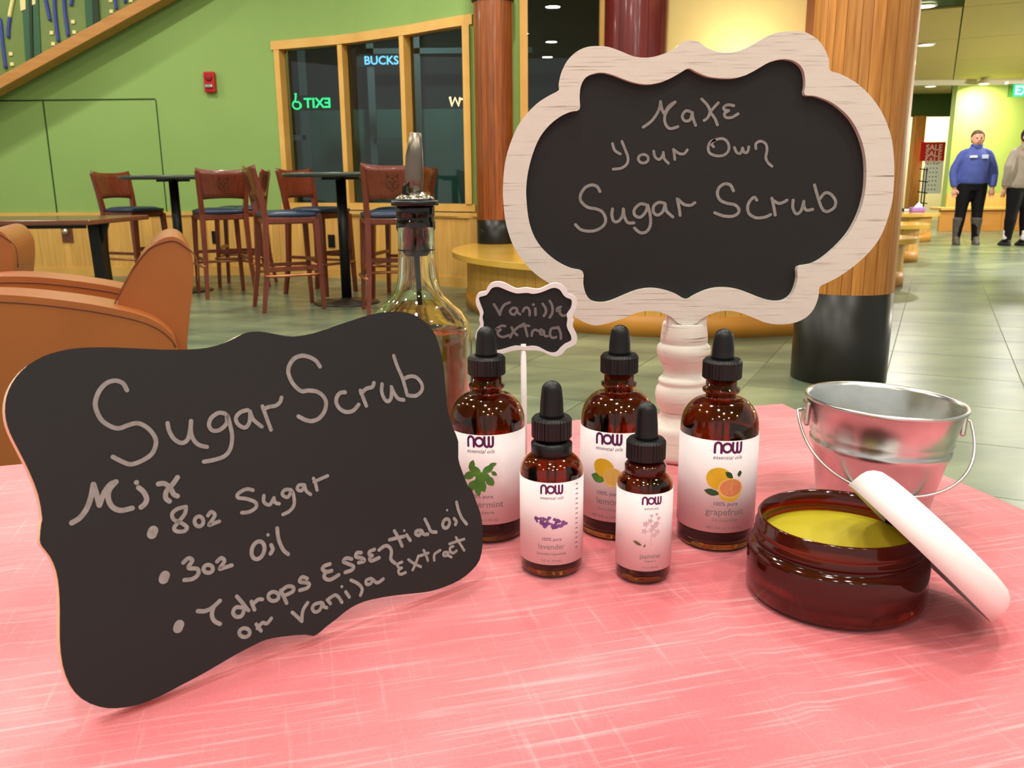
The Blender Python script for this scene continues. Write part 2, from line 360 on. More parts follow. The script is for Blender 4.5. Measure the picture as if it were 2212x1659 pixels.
# tiles hidden by the near table are never seen
h = T / 2 - .0025
tm = None; n = 0; rest = MB()
Mr = Matrix.Rotation(-A26, 4, 'Z')
for d, i, j, c, vis in tiles:
    if not vis: 
        if d < 9: rest.box((-h, -h, -.0035), (h, h, 0), Matrix.Translation(c) @ Mr)
        continue
    if n < 300:
        if tm is None:
            o = MB().box((-h, -h, -.0035), (h, h, 0), Mr).build('floor_tile', SLATE, floor, fix=False)
            for v in o.data.vertices: v.co += floor.location   # mesh kept around the tile centre
            tm = o.data
        else:
            o = bpy.data.objects.new('floor_tile', tm); COL.objects.link(o); o.parent = floor
        o.location = c - floor.location; n += 1
    else: rest.box((-h, -h, -.0035), (h, h, 0), Matrix.Translation(c) @ Mr)
if rest.v: tag(rest.build('distant_floor_tiles', SLATE, floor, fix=False), kind='stuff')

# curved back wall
WP = [(-11, 9.75), (-5.8, 9.68), (-3.9, 9.64), (-3.0, 9.6), (-2.6, 9.54), (-2.39, 9.47), (-1.65, 9.14), (-.95, 8.64), (-.36, 8.12), (.12, 8.02), (.95, 8.0), (1.30, 8.02)]
WPs = []
for i in range(len(WP) - 1):
    a, b = WP[i], WP[i + 1]; k = max(1, int(math.hypot(b[0] - a[0], b[1] - a[1]) / .25))
    for q in range(k): WPs.append((a[0] + (b[0] - a[0]) * q / k, a[1] + (b[1] - a[1]) * q / k))
WPs.append(WP[-1])
SL = [0]
for i in range(len(WPs) - 1): SL.append(SL[-1] + math.hypot(WPs[i + 1][0] - WPs[i][0], WPs[i + 1][1] - WPs[i][1]))
def wpt(s_, off=0, z=0):     # a point along the wall; off>0 towards the room
    s_ = max(0, min(SL[-1] - 1e-6, s_))
    i = max(k for k in range(len(SL)) if SL[k] <= s_); i = min(i, len(WPs) - 2)
    a, b = WPs[i], WPs[i + 1]; L = SL[i + 1] - SL[i]; t = (s_ - SL[i]) / L; dx, dy = (b[0] - a[0]) / L, (b[1] - a[1]) / L
    return Vector((a[0] + (b[0] - a[0]) * t + dy * off, a[1] + (b[1] - a[1]) * t - dx * off, z))
def wall_s(x):               # arc length where the wall has this x
    for i in range(len(WPs) - 1):
        if WPs[i][0] <= x <= WPs[i + 1][0]: return SL[i] + (SL[i + 1] - SL[i]) * (x - WPs[i][0]) / (WPs[i + 1][0] - WPs[i][0])
def strip(mb, s0, s1, z0, z1, o0, o1, step=.25):
    n = max(1, round((s1 - s0) / step))
    for i in range(n):
        a = s0 + (s1 - s0) * i / n; b = s0 + (s1 - s0) * (i + 1) / n
        mb.hexa([wpt(a, o1, z0), wpt(b, o1, z0), wpt(b, o0, z0), wpt(a, o0, z0), wpt(a, o1, z1), wpt(b, o1, z1), wpt(b, o0, z1), wpt(a, o0, z1)])
    return mb
sW0, sW1 = wall_s(-2.44), wall_s(-.35)      # first window
sV0, sV1 = wall_s(.10), wall_s(.86)         # second window
ZS, ZH, ZW = .72, 2.43, HALL_Z
wall = MB(); strip(wall, 0, sW0, 0, ZW, 0, -.15); strip(wall, sW0, sW1, 0, ZS - .02, 0, -.15); strip(wall, sW0, sW1, ZH, ZW, 0, -.15)
strip(wall, sW1, sV0, 0, ZW, 0, -.15); strip(wall, sV0, sV1, 0, ZS - .02, 0, -.15); strip(wall, sV0, sV1, 3.0, ZW, 0, -.15); strip(wall, sV1, SL[-1], 0, ZW, 0, -.15)
wallb = tag(wall.build('wall_back', GREEN), 'green curved wall with maple wainscot behind the bar tables', kind='structure')
ZC = .66
# wainscot planks one by one
s_ = wall_s(-8.2); send = wall_s(.1)
while s_ < send:
    w = random.choice((.085, .11, .13, .16)); MB().hexa([wpt(s_ + .001, .018, .1), wpt(s_ + w - .001, .018, .1), wpt(s_ + w - .001, 0, .1), wpt(s_ + .001, 0, .1), wpt(s_ + .001, .018, ZC), wpt(s_ + w - .001, .018, ZC), wpt(s_ + w - .001, 0, ZC), wpt(s_ + .001, 0, ZC)]).build('plank', MAPLE, wallb)
    s_ += w
strip(MB(), wall_s(-8.2), send, ZC, ZC + .04, .035, 0).build('cap_rail', MAPLET, wallb)
tag(strip(MB(), wall_s(-8.2), send, 0, .1, .026, 0).build('baseboard_back', MAPLET), 'pale maple baseboard along the curved green wall', kind='structure')
# reveal joints of the flush doors in the green wall
j = MB(); a, b, c_ = (wall_s(onY(88, 214, 9.64).x), wall_s(onY(334, 214, 9.62).x), wall_s(-8.2))
strip(j, c_, b, 1.875, 1.892, .0015, 0); strip(j, a, a + .017, ZC + .04, 1.88, .0015, 0, 1); strip(j, b, b + .014, ZC + .04, 1.88, .0015, 0, 1)
j.build('panel_joint', GROOVE, wallb)
# windows
def window(name, s0, s1, z0, z1, lites, label, fw=.085):
    w = thing(name, wpt((s0 + s1) / 2, 0, z0), 0, label, kind='structure')
    strip(MB(), s0 - .03, s1 + .03, z1 - fw, z1, .03, -.12).build('head_frame', MAPLET, w)
    strip(MB(), s0 - .03, s1 + .03, z0, z0 + fw * .8, .03, -.12).build('sill_frame', MAPLET, w)
    strip(MB(), s0 - .05, s1 + .05, z0 - .045, z0 - .012, .045, 0).build('apron_trim', MAPLET, w)
    n = len(lites)
    for i in range(n + 1):
        t = 0 if i == 0 else lites[i - 1]; s = s0 + (s1 - s0) * t; ww = .065 if i in (0, n) else .055
        a, b = (s, s + ww) if i == 0 else ((s - ww, s) if i == n else (s - ww / 2, s + ww / 2))
        strip(MB(), a, b, z0 + fw * .8, z1 - fw, .028, -.12, 1).build('mullion', MAPLET, w)
    tt = [0] + list(lites)
    for i in range(n):
        a = s0 + (s1 - s0) * tt[i]; b = s0 + (s1 - s0) * tt[i + 1]
        MB().hexa([wpt(a, -.075, z0), wpt(b, -.075, z0), wpt(b, -.081, z0), wpt(a, -.081, z0), wpt(a, -.075, z1), wpt(b, -.075, z1), wpt(b, -.081, z1), wpt(a, -.081, z1)]).build('pane', GLASSP, w)
    return w
window('window_1', sW0, sW1, ZS, ZH, (.325, .655, 1.0), 'three-light maple framed window in the curved green wall')
window('window_2', sV0, sV1, ZS, 3.0, (1.0,), 'tall maple framed window between round column and red pier', .07)
# dark room behind the glass
nr = MB(); nr.box((-4.6, 12.2, 0), (2.2, 12.3, 4)); nr.box((-4.7, 9.9, 0), (-4.6, 12.3, 4)); nr.box((1.5, 8.6, 0), (1.6, 12.3, 4)); nr.box((-4.7, 9.95, 3.9), (2.2, 12.3, 4.0))
tag(nr.build('wall_night_room', NIGHT), 'dark wall of the unlit room behind the windows', kind='structure')
nl = MB(); nl.box((-4.5, 12.0, 0), (2.0, 12.15, 1.95)); tag(nl.build('trim_1', NIGHT2), 'teal half wall in the unlit room behind the windows', kind='structure')
fg = thing('glazing_grid', (-1.4, 11.8, 0), 0, 'grey glazing bars standing in the dark room behind the windows', 'glazing frame')
for x in (-3.15, -2.75, -1.85, -1.25, -.55): MB().box((x, 11.8, 0), (x + .09, 11.86, 3.2)).build('upright', NIGHT3, fg)
for x0, x1, z in ((-3.1, -2.7, 1.55), (-1.8, -1.2, 1.5), (-1.85, .3, 2.62)): MB().box((x0, 11.8, z), (x1, 11.86, z + .07)).build('crossbar', NIGHT3, fg)
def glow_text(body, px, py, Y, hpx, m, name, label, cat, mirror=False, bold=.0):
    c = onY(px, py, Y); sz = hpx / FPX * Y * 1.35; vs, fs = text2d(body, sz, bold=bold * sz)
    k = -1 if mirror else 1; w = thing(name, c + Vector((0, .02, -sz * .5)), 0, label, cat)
    MB().box((c.x - sz * .42 * len(body), c.y + .01, c.z - sz * .55), (c.x + sz * .42 * len(body), c.y + .03, c.z + sz * .55)).build('reflection_backing', NIGHT, w)
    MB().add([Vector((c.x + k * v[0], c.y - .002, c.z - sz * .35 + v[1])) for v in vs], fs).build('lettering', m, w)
glow_text('EXIT', 686, 222, 11.3, 20, EMG, 'exit_reflection', 'stand-in reflection of a green EXIT sign reading backwards in the left window light', 'sign', True, .02)  # glowing letters set behind the pane to imitate a mirrored sign
glow_text('BUCKS', 824, 130, 11.3, 17, EMB, 'letters_reflection', 'blue glowing letters standing in for a reflection high in the middle window light', 'sign', False, .02)  # lit letters behind the glass in place of a reflection
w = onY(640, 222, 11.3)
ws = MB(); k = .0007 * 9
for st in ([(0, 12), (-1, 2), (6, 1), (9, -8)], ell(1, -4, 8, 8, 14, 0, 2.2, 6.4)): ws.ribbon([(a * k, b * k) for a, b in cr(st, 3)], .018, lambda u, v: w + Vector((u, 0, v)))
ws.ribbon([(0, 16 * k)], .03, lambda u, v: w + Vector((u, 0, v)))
tag(ws.build('wheelchair_reflection', EMG), 'small green glowing wheelchair symbol standing in for a reflection in the left window light', 'sign')  # glowing strokes behind the pane, standing in for its reflection
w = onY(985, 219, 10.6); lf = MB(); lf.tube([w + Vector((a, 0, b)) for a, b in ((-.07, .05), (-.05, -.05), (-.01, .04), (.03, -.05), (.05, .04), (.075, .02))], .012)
tag(lf.build('lamp_reflection', EMO), 'small orange glowing zigzag standing in for a lamp reflected in the right window light', 'lamp')  # glowing tube shaped like a lamp's reflection in the pane

# stair string, mural
YS = 9.3
P = [onY(-120, 230, YS), onY(301, -2, YS), onY(352, -2, YS), onY(-120, 257, YS)]
d = (P[1] - P[0]).normalized(); q0 = P[0] - d * 1.0; q1 = P[1] + d * 1.2; tdn = Vector((d.z, 0, -d.x)) * .105
st = thing('stair_string', (q0.x, YS, q0.z), 0, 'sloping wooden stair edge running up the green wall', 'stair trim')
MB().hexa([q0 + tdn, q1 + tdn, q1 + tdn + Vector((0, .21, 0)), q0 + tdn + Vector((0, .21, 0)), q0, q1, q1 + Vector((0, .21, 0)), q0 + Vector((0, .21, 0))]).build('string_board', RAILW, st, bevel=.006)
mu = thing('painted_mural', (P[0].x, YS + .12, P[0].z), 0, 'abstract olive mural with blue and cream strips above the stair edge', 'mural')
YM = YS + .12
a0, a1 = q0, q1
MB().prism([[(a0.x, a0.z), (a1.x, a1.z), (a1.x, 3.58), (a0.x, 3.58)]], lambda u, v, t: Vector((u, YM + t, v)), 0, .08).build('painted_ground', MURAL, mu)
def mpoly(px, t, m, name):
    pts = [onY(x / 3.687, y / 3.687, YM) for x, y in px]; MB().prism([[(p.x, p.z) for p in pts]], lambda u, v, q: Vector((u, YM + q, v)), -t, .001).build(name, m, mu)
mpoly([(165, -200), (240, -200), (265, 480), (210, 500)], .012, TEALM, 'teal_band'); mpoly([(262, -200), (300, -200), (330, 440), (275, 470)], .012, TEALM, 'teal_band')
mpoly([(228, -200), (256, -200), (272, 470), (252, 485)], .02, MDARK, 'dark_band')
mpoly([(150, -200), (205, -200), (210, 75), (170, 90)], .016, CREAMM, 'cream_patch'); mpoly([(245, -200), (290, -200), (288, 35), (250, 45)], .016, CREAMM, 'cream_patch')
mpoly([(668, -200), (730, -200), (745, 215), (692, 240)], .012, TEALM, 'teal_band'); mpoly([(730, -200), (775, -200), (800, 185), (748, 212)], .02, MDARK, 'dark_band')
for l in ([(-5, 150), (10, 180), (32, 400), (52, 545)], [(84, 138), (72, 230), (72, 300)], [(368, 0), (388, 90), (402, 165)], [(438, -60), (440, 60), (455, 220), (472, 335)], [(512, -60), (520, 80), (535, 190), (548, 290)],
          [(580, -90), (576, 0), (566, 48)], [(918, -60), (924, 0), (930, 75)], [(1000, -60), (1003, 26)]):
    pts = [onY(x / 3.687, y / 3.687, YM) for x, y in cr(l, 4)]; MB().tube([p + Vector((0, -.012, 0)) for p in pts], .017, 8).build('blue_strip', BLUEM, mu)
pts = [onY(x / 3.687, y / 3.687, YM) for x, y in cr([(118, -60), (105, 10), (92, 70), (80, 138)], 4)]; MB().tube([p + Vector((0, -.012, 0)) for p in pts], .02, 8).build('cream_strip', CREAMM, mu)
for x, y in ((90, 430), (100, 512), (415, 262), (427, 350), (585, 175), (595, 257), (885, 5), (890, 92), (1045, 5)):
    mpoly([(x - 14, y - 14), (x + 14, y - 14), (x + 14, y + 14), (x - 14, y + 14)], .014, CREAMM, 'cream_square')

# fire alarm, outlets, door stop
def wallframe(px, py, off=0):
    x = onY(px, py, 9.6).x; s = wall_s(x); p = wpt(s, off); p2 = wpt(s + .05, off); z = onY(px, py, p.y).z; return Vector((p.x, p.y, z)), (p2 - p).normalized()
p, tdir = wallframe(455, 173); ang = math.atan2(tdir.y, tdir.x)
al = thing('fire_alarm_strobe', (p.x, p.y, p.z - .13), ang, 'red fire alarm strobe on the green wall', 'fire alarm')
M = frame(al)
MB().box((-.058, -.06, 0), (.058, 0, .21), M).build('housing', SIGNRED, al, bevel=.012)
MB().lathe([(.038, 0), (.038, .008), (.02, .012)], 24, M=M @ Matrix.Translation((0, -.06, .15)) @ Matrix.Rotation(PI / 2, 4, 'X')).build('horn_grille', mat('dark_red', (150, 16, 22), .5), al)
MB().box((-.04, -.085, .045), (.04, -.055, .085), M).build('strobe_lens', CHROME, al, bevel=.008)
for (px, py, lab) in ((733, 520, 'black wall outlet behind the post of the right bar table'), (467, 512, 'black wall outlet behind the left bar table')):
    p, tdir = wallframe(px, py, .018); o = thing('wall_outlet', (p.x, p.y, p.z - .07), math.atan2(tdir.y, tdir.x), lab, 'outlet', 'black outlets in the maple wainscot'); M = frame(o)
    MB().box((-.042, -.012, 0), (.042, 0, .135), M).build('cover_plate', BPOST, o, bevel=.003)
    for z in (.04, .095): MB().box((-.018, -.016, z - .016), (.018, -.011, z + .016), M).build('socket', BLACKP, o, bevel=.003)
p, tdir = wallframe(141, 500, .018); o = thing('door_stop', (p.x, p.y, p.z - .12), 0, 'chrome ball door stop on a brown plate under the lounge table', 'door stop'); M = frame(o)
MB().box((-.06, -.012, 0), (.06, 0, .2), M).build('mounting_plate', BROWNT, o); MB().lathe([(.001, -.035), (.025, -.025), (.035, 0), (.025, .025), (.001, .035)], 16, M=M @ Matrix.Translation((0, -.045, .125))).build('ball', CHROME, o)

# cream wall, red pier, edge pier
tag(MB().box((1.22, 8.4, 0), (2.88, 8.5, HALL_Z)).build('wall_cream', CREAM), 'cream wall lit from below behind the white framed sign', kind='structure')
rp = thing('red_pier', (1.07, 7.68, .452), 0, 'dark red panelled round pier left of the cream wall', 'column')
for i in range(7):
    a = PI + PI * i / 7; b = PI + PI * (i + 1) / 7; g = .006
    MB().lathe([(.268, .453), (.268, 3.58)], 3, (1.07, 7.68, 0), a0=a + g, a1=b - g).lathe([(.25, .453), (.25, 3.58)], 3, (1.07, 7.68, 0), a0=a + g, a1=b - g).build('stave', RED, rp)
MB().lathe([(.255, .453), (.255, 3.58)], 32, (1.07, 7.68, 0)).build('core', RED, rp)
tag(MB().box((2.72, 8.05, .46), (2.90, 8.39, HALL_Z)).build('trim_2', mat('brown_pier', (126, 60, 36), .4, var=.1, vscale=3, vstretch=(5, 5, .4))), 'reddish brown wooden pier between cream wall and pillar', kind='structure')

# round columns with staves
def column(name, c, r, zb, ztop, zbase, nst, m, label, capz=None, jit=.25):
    t = thing(name, (c[0], c[1], zb), 0, label, 'column')
    MB().lathe([(r * .985, zb), (r * .985, ztop)], 40, (c[0], c[1], 0)).build('core', m, t)
    MB().lathe([(r * 1.003, zb), (r * 1.006, zb + .004), (r * 1.004, zbase), (r * .9, zbase + .002)], 64, (c[0], c[1], 0)).build('base_wrap', BLACKB, t, 'black base wrap')
    a = 0; cuts = [0]
    for i in range(nst): cuts.append(cuts[-1] + 1 + random.uniform(-jit, jit))
    for i in range(nst):
        a = 2 * PI * cuts[i] / cuts[-1]; b = 2 * PI * cuts[i + 1] / cuts[-1]; g = .0016 / r
        mb = MB(); k = 3; vs = []
        for q in range(k + 1):
            an = a + g + (b - a - 2 * g) * q / k
            for rr in (r, r * .975):
                for z in (zbase, ztop): vs.append((c[0] + rr * math.cos(an), c[1] + rr * math.sin(an), z))
        fs = []
        for q in range(k): o = q * 4; fs += [(o, o + 4, o + 5, o + 1), (o + 2, o + 3, o + 7, o + 6), (o + 1, o + 5, o + 7, o + 3)]
        fs += [(0, 1, 3, 2), (k * 4, k * 4 + 2, k * 4 + 3, k * 4 + 1)]
        mb.add(vs, fs); mb.build('stave', m, t)
    if capz: MB().lathe([(r * 1.0, capz), (r * 1.1, capz + .01), (r * 1.1, capz + .2), (r * 1.0, capz + .22)], 48, (c[0], c[1], 0)).build('collar', mat('dark_collar', (46, 24, 18), .5), t)
    return t
column('wooden_pillar', (1.655, 4.245), .228, 0, HALL_Z - .01, .445, 26, STAVE, 'large round wooden pillar with black base behind the metal bucket')
column('wooden_column', (-.135, 7.79), .165, .452, HALL_Z - .01, .66, 18, STAVED, 'slimmer dark wooden column standing on the round bench', capz=2.46)

# round bench
def bench(name, c, R, label, planks=True, a0=PI * .9, a1=2.1 * PI, zt=.45, ymax=99, xmax=99):
    t = thing(name, (c[0], c[1], 0), 0, label, 'bench')
    ring = []
    for i in range(120):
        a = 2 * PI * i / 120; x, y = c[0] + R * math.cos(a), c[1] + R * math.sin(a); ring.append((min(x, xmax), min(y, ymax)))
    rg = [p for i, p in enumerate(ring) if math.hypot(p[0] - ring[i - 1][0], p[1] - ring[i - 1][1]) > .004]
    MB().prism([rg], lambda u, v, t: Vector((u, v, zt - t)), 0, .045).build('seat_top', BENCHTOP, t, bevel=.012)
    Ri = R - .12; pw = .1 if planks else .2
    MB().shell([(Ri - .04, 0), (Ri - .02, 0), (Ri - .02, zt - .045), (Ri - .04, zt - .045)], 64, (c[0], c[1], 0), ).build('core', PLINTH, t) if ymax > 90 else MB().lathe([(Ri - .02, 0), (Ri - .02, zt - .045)], 64, (c[0], c[1], 0), a0=a0, a1=a1).build('core', PLINTH, t)
    MB().lathe([(Ri - .01, 0), (Ri + .012, 0), (Ri + .012, .13), (Ri - .01, .14)], 96, (c[0], c[1], 0), a0=a0, a1=a1).build('plinth', PLINTH, t)
    n = int((a1 - a0) * Ri / pw)
    for i in range(n):
        a = a0 + (a1 - a0) * i / n + .002 / Ri; b = a0 + (a1 - a0) * (i + 1) / n - .002 / Ri
        pt = lambda an, r_, z: Vector((c[0] + r_ * math.cos(an), c[1] + r_ * math.sin(an), z))
        MB().hexa([pt(a, Ri, .13), pt(b, Ri, .13), pt(b, Ri - .02, .13), pt(a, Ri - .02, .13), pt(a, Ri, zt - .045), pt(b, Ri, zt - .045), pt(b, Ri - .02, zt - .045), pt(a, Ri - .02, zt - .045)]).build('bead_plank', BEAD, t)
    return t
bench('round_bench', (1.34, 7.1), 1.82, 'wide round maple bench behind the white framed sign', a0=PI * .86, a1=1.769 * PI, ymax=7.96, xmax=2.6)
for c, R, lab in (((3.40, 8.25), .45, 'nearest round maple bench right of the pillar'), ((4.60, 10.8), .56, 'middle round maple bench right of the pillar'), ((6.30, 14.3), .68, 'farthest round maple bench right of the pillar')):
    o = bench('corridor_bench', c, R, lab, True, -PI * .75, PI * .25); o['group'] = 'round benches receding along the corridor'

# far right: lime wall, bench, shop front
tag(MB().box((8.52, 17.12, 0), (14, 17.3, 2.8)).build('wall_right', GREENB), 'lime green wall with a bright lamp pool behind the two people', kind='structure')
MB().box((8.52, 17.09, .42), (14, 17.12, .70)).build('wainscot_band', MAPLET, bpy.data.objects['wall_right'])
bt = thing('wall_bench', (10, 16.8, 0), 0, 'long maple bench against the lime green wall', 'bench')
MB().box((8.2, 16.62, .40), (14, 17.09, .45)).build('seat_top', MAPLET, bt, bevel=.01)
x = 8.25
while x < 13.9: MB().box((x, 16.75, 0), (x + .395, 16.8, .4)).build('front_panel', PLINTH, bt); x += .4
tag(MB().box((6, 19.6, 2.32), (11.5, 19.75, 2.8)).build('trim_3', mat('dark_green_header', (70, 92, 44), .7)), 'dark green header above the shop opening', kind='structure')
tag(MB().box((6, 21.2, 0), (13.5, 21.35, 2.8)).build('wall_shop', mat('shop_wall', (240, 226, 170), .7)), 'pale yellow back wall of the shop', kind='structure')
p = onY(1984, 350, 19.5); tag(MB().box((p.x - .18, 19.4, 0), (p.x + .04, 19.6, 2.32)).build('door_1', STAVE), 'wooden jamb of the shop opening', kind='structure')
# poster
pa = onY(1991, 307, 19.2); pb = onY(2029, 418, 19.2)
po = thing('sale_poster', (pa.x, 19.2, pb.z), 0, 'red and white SALE poster in the shop opening', 'poster')
zr = onY(1991, 348, 19.2).z
MB().box((pa.x, 19.2, zr), (pb.x + .03, 19.22, pa.z)).build('red_field', SIGNRED, po); MB().box((pa.x + .12, 19.2, pb.z), (pb.x + .03, 19.22, zr)).build('white_field', WHITEP, po)
MB().tube([Vector((pa.x + .2, 19.25, 0)), Vector((pa.x + .2, 19.25, pb.z + .2))], .015, 8).build('stand_pole', BPOST, po)
vs, fs = text2d('SALE', .17, bold=.004, align='LEFT'); tx = MB()
for k in range(3): tx.add([Vector((pa.x + .10 + v[0], 19.195, pa.z - .17 - k * .135 + v[1])) for v in vs], fs)
tx.build('lettering', mat('pale_letters', (240, 190, 180), .6), po)
dm = MB()
for i in range(4):
    for k in range(7): dm.ribbon([(pa.x + .17 + i * .07, zr - .06 - k * .09)], .03, lambda u, v: Vector((u, 19.196, v)))
dm.build('dot_pattern', GREYT, po)
rk = thing('display_rack', (onY(1990, 430, 18.9).x, 18.9, 0), 0, 'small dark wire display rack before the shop opening', 'rack')
for z in (.30, .5, .72, .95, 1.2): MB().tube([onY(1978 + (z > .6) * 3, 430, 18.9) * Vector((1, 1, 0)) + Vector((0, 0, z)) if False else Vector((onY(1980, 430, 18.9).x, 18.9, z)), Vector((onY(2008 - z * 8, 430, 18.9).x, 18.9, z - .03))], .012, 6).build('shelf_wire', BPOST, rk)
for px in (1990, 1996): MB().tube([Vector((onY(px, 430, 18.9).x, 18.9, 0)), Vector((onY(px, 430, 18.9).x, 18.9, 1.22))], .012, 6).build('rack_post', BPOST, rk)
# things lying on the farthest bench
p = onz(1962, 456, .45); bk = thing('black_book', (p.x, p.y, .45), .2, 'dark book lying on the farthest round bench', 'book'); MB().box((-.17, -.12, 0), (.17, .12, .05), frame(bk)).build('cover', BLACKP, bk, bevel=.005)
MB().box((-.165, -.121, .008), (.172, .115, .042), frame(bk)).build('page_block', LABELW, bk)
p = onz(1981, 458, .45); bg = thing('tissue_pack', (p.x, p.y, .45), 0, 'purple and white tissue pack on the farthest round bench', 'tissue pack'); MB().box((-.12, -.06, 0), (.12, .06, .08), frame(bg)).build('pack', mat('violet_pack', (160, 120, 200), .5), bg, bevel=.02)
MB().add([frame(bg) @ Vector(q) for q in ((-.07, -.03, .075), (.08, -.03, .075), (.07, .03, .075), (-.06, .03, .075), (.02, 0, .17))], [(0, 1, 4), (1, 2, 4), (2, 3, 4), (3, 0, 4), (0, 3, 2, 1)]).build('tissue', WHITEP, bg)

# ceilings
tag(MB().box((-11.5, -3.5, HALL_Z), (3.3, 9.9, HALL_Z + .1)).build('ceiling', CEILP), 'high hall ceiling over the tables', kind='structure')
lc = tag(MB().box((3.3, 5, 2.812), (15, 21.4, 2.9)).build('ceiling_low', GROOVE), 'lower panelled ceiling over the corridor', kind='structure'); lc.name = 'ceiling_1'
tag(MB().box((3.2, 5, 2.8), (3.3, 9.9, 3.7)).build('trim_4', CREAM), 'cream upstand between the high and low ceilings', kind='structure')
cs = Vector((5.99, 12.14, 0)); PWt = 1.2
for i in range(-8, 9):
    for k in range(-6, 7):
        c = cs + e1 * (2.4 * (i + .5)) + e2 * (PWt * (k + .5))
        if 3.9 < c.x < 13.5 and 5.6 < c.y < 20.2: MB().box((-PWt / 2 + .008, -1.192, 2.795), (PWt / 2 - .008, 1.192, 2.812), Matrix.Translation(c) @ Mr).build('ceiling_panel', CEILP, lc)
tag(MB().box((3.3, 16.95, 2.70), (11.2, 17.04, 2.793)).build('trim_5', WHITEM), 'off-white ceiling trim in front of the lime green wall', kind='structure')
def downlight(loc, label, r=.09, glow=True):
    t = thing('ceiling_downlight', (loc[0], loc[1], loc[2] - .02), 0, label, 'ceiling light', 'downlights recessed in the ceiling')
    MB().shell([(r, -.006), (r * 1.22, -.004), (r * 1.22, .012), (r, .012), (r, -.006)], 28, loc).build('trim_ring', WHITEM, t)
    MB().lathe([(.001, .006), (r, .006), (r, .008)], 28, loc).build('lens', EMW, t)
for (px, py, lab) in ((2000, 96, 'second nearest ceiling downlight right of the pillar'), (2010, 186, 'farthest small ceiling downlight near the shop'), (1998, 12, 'nearest ceiling downlight touching the pillar edge')):
    p = onz(px, py, 2.79); downlight((p.x, p.y, 2.784), lab, .10)
wl = thing('wall_washer', (8.80, 16.72, 2.66), 0, 'bright wall washer lamp above the woman in blue', 'ceiling light')
MB().lathe([(.05, .10), (.11, .02), (.12, 0), (.115, 0), (.10, .02)], 28, (8.80, 16.72, 2.69)).build('reflector', WHITEM, wl); MB().lathe([(.001, -.01), (.06, -.008), (.085, .004), (.001, .006)], 28, (8.80, 16.72, 2.69)).build('lens', EMW, wl)
# exit sign
p = onY(2181, 182, 12.3); q = onY(2250, 209, 12.3)
ex = thing('hanging_exit_sign', (p.x, 12.3, q.z), 0, 'green lit EXIT sign hanging at the right edge', 'sign')
MB().box((p.x, 12.3, q.z), (q.x, 12.315, p.z)).build('clear_panel', mat('sign_acrylic', (150, 230, 170), .05, trans=1), ex)
MB().box((p.x + .055, 12.288, q.z + .005), (q.x, 12.298, p.z - .005)).build('lit_face', EMG2, ex); MB().box((p.x - .04, 12.26, p.z), (q.x + .05, 12.35, p.z + .035)).build('housing', WHITEM, ex)
MB().box((p.x + .2, 12.30, p.z), (p.x + .22, 12.32, 2.79)).build('hanger', WHITEM, ex)
vs, fs = text2d('EXIT', .165, bold=.004, align='LEFT'); MB().add([Vector((p.x + .07 + v[0], 12.284, q.z + .03 + v[1])) for v in vs], fs).build('lettering', EMWL, ex)

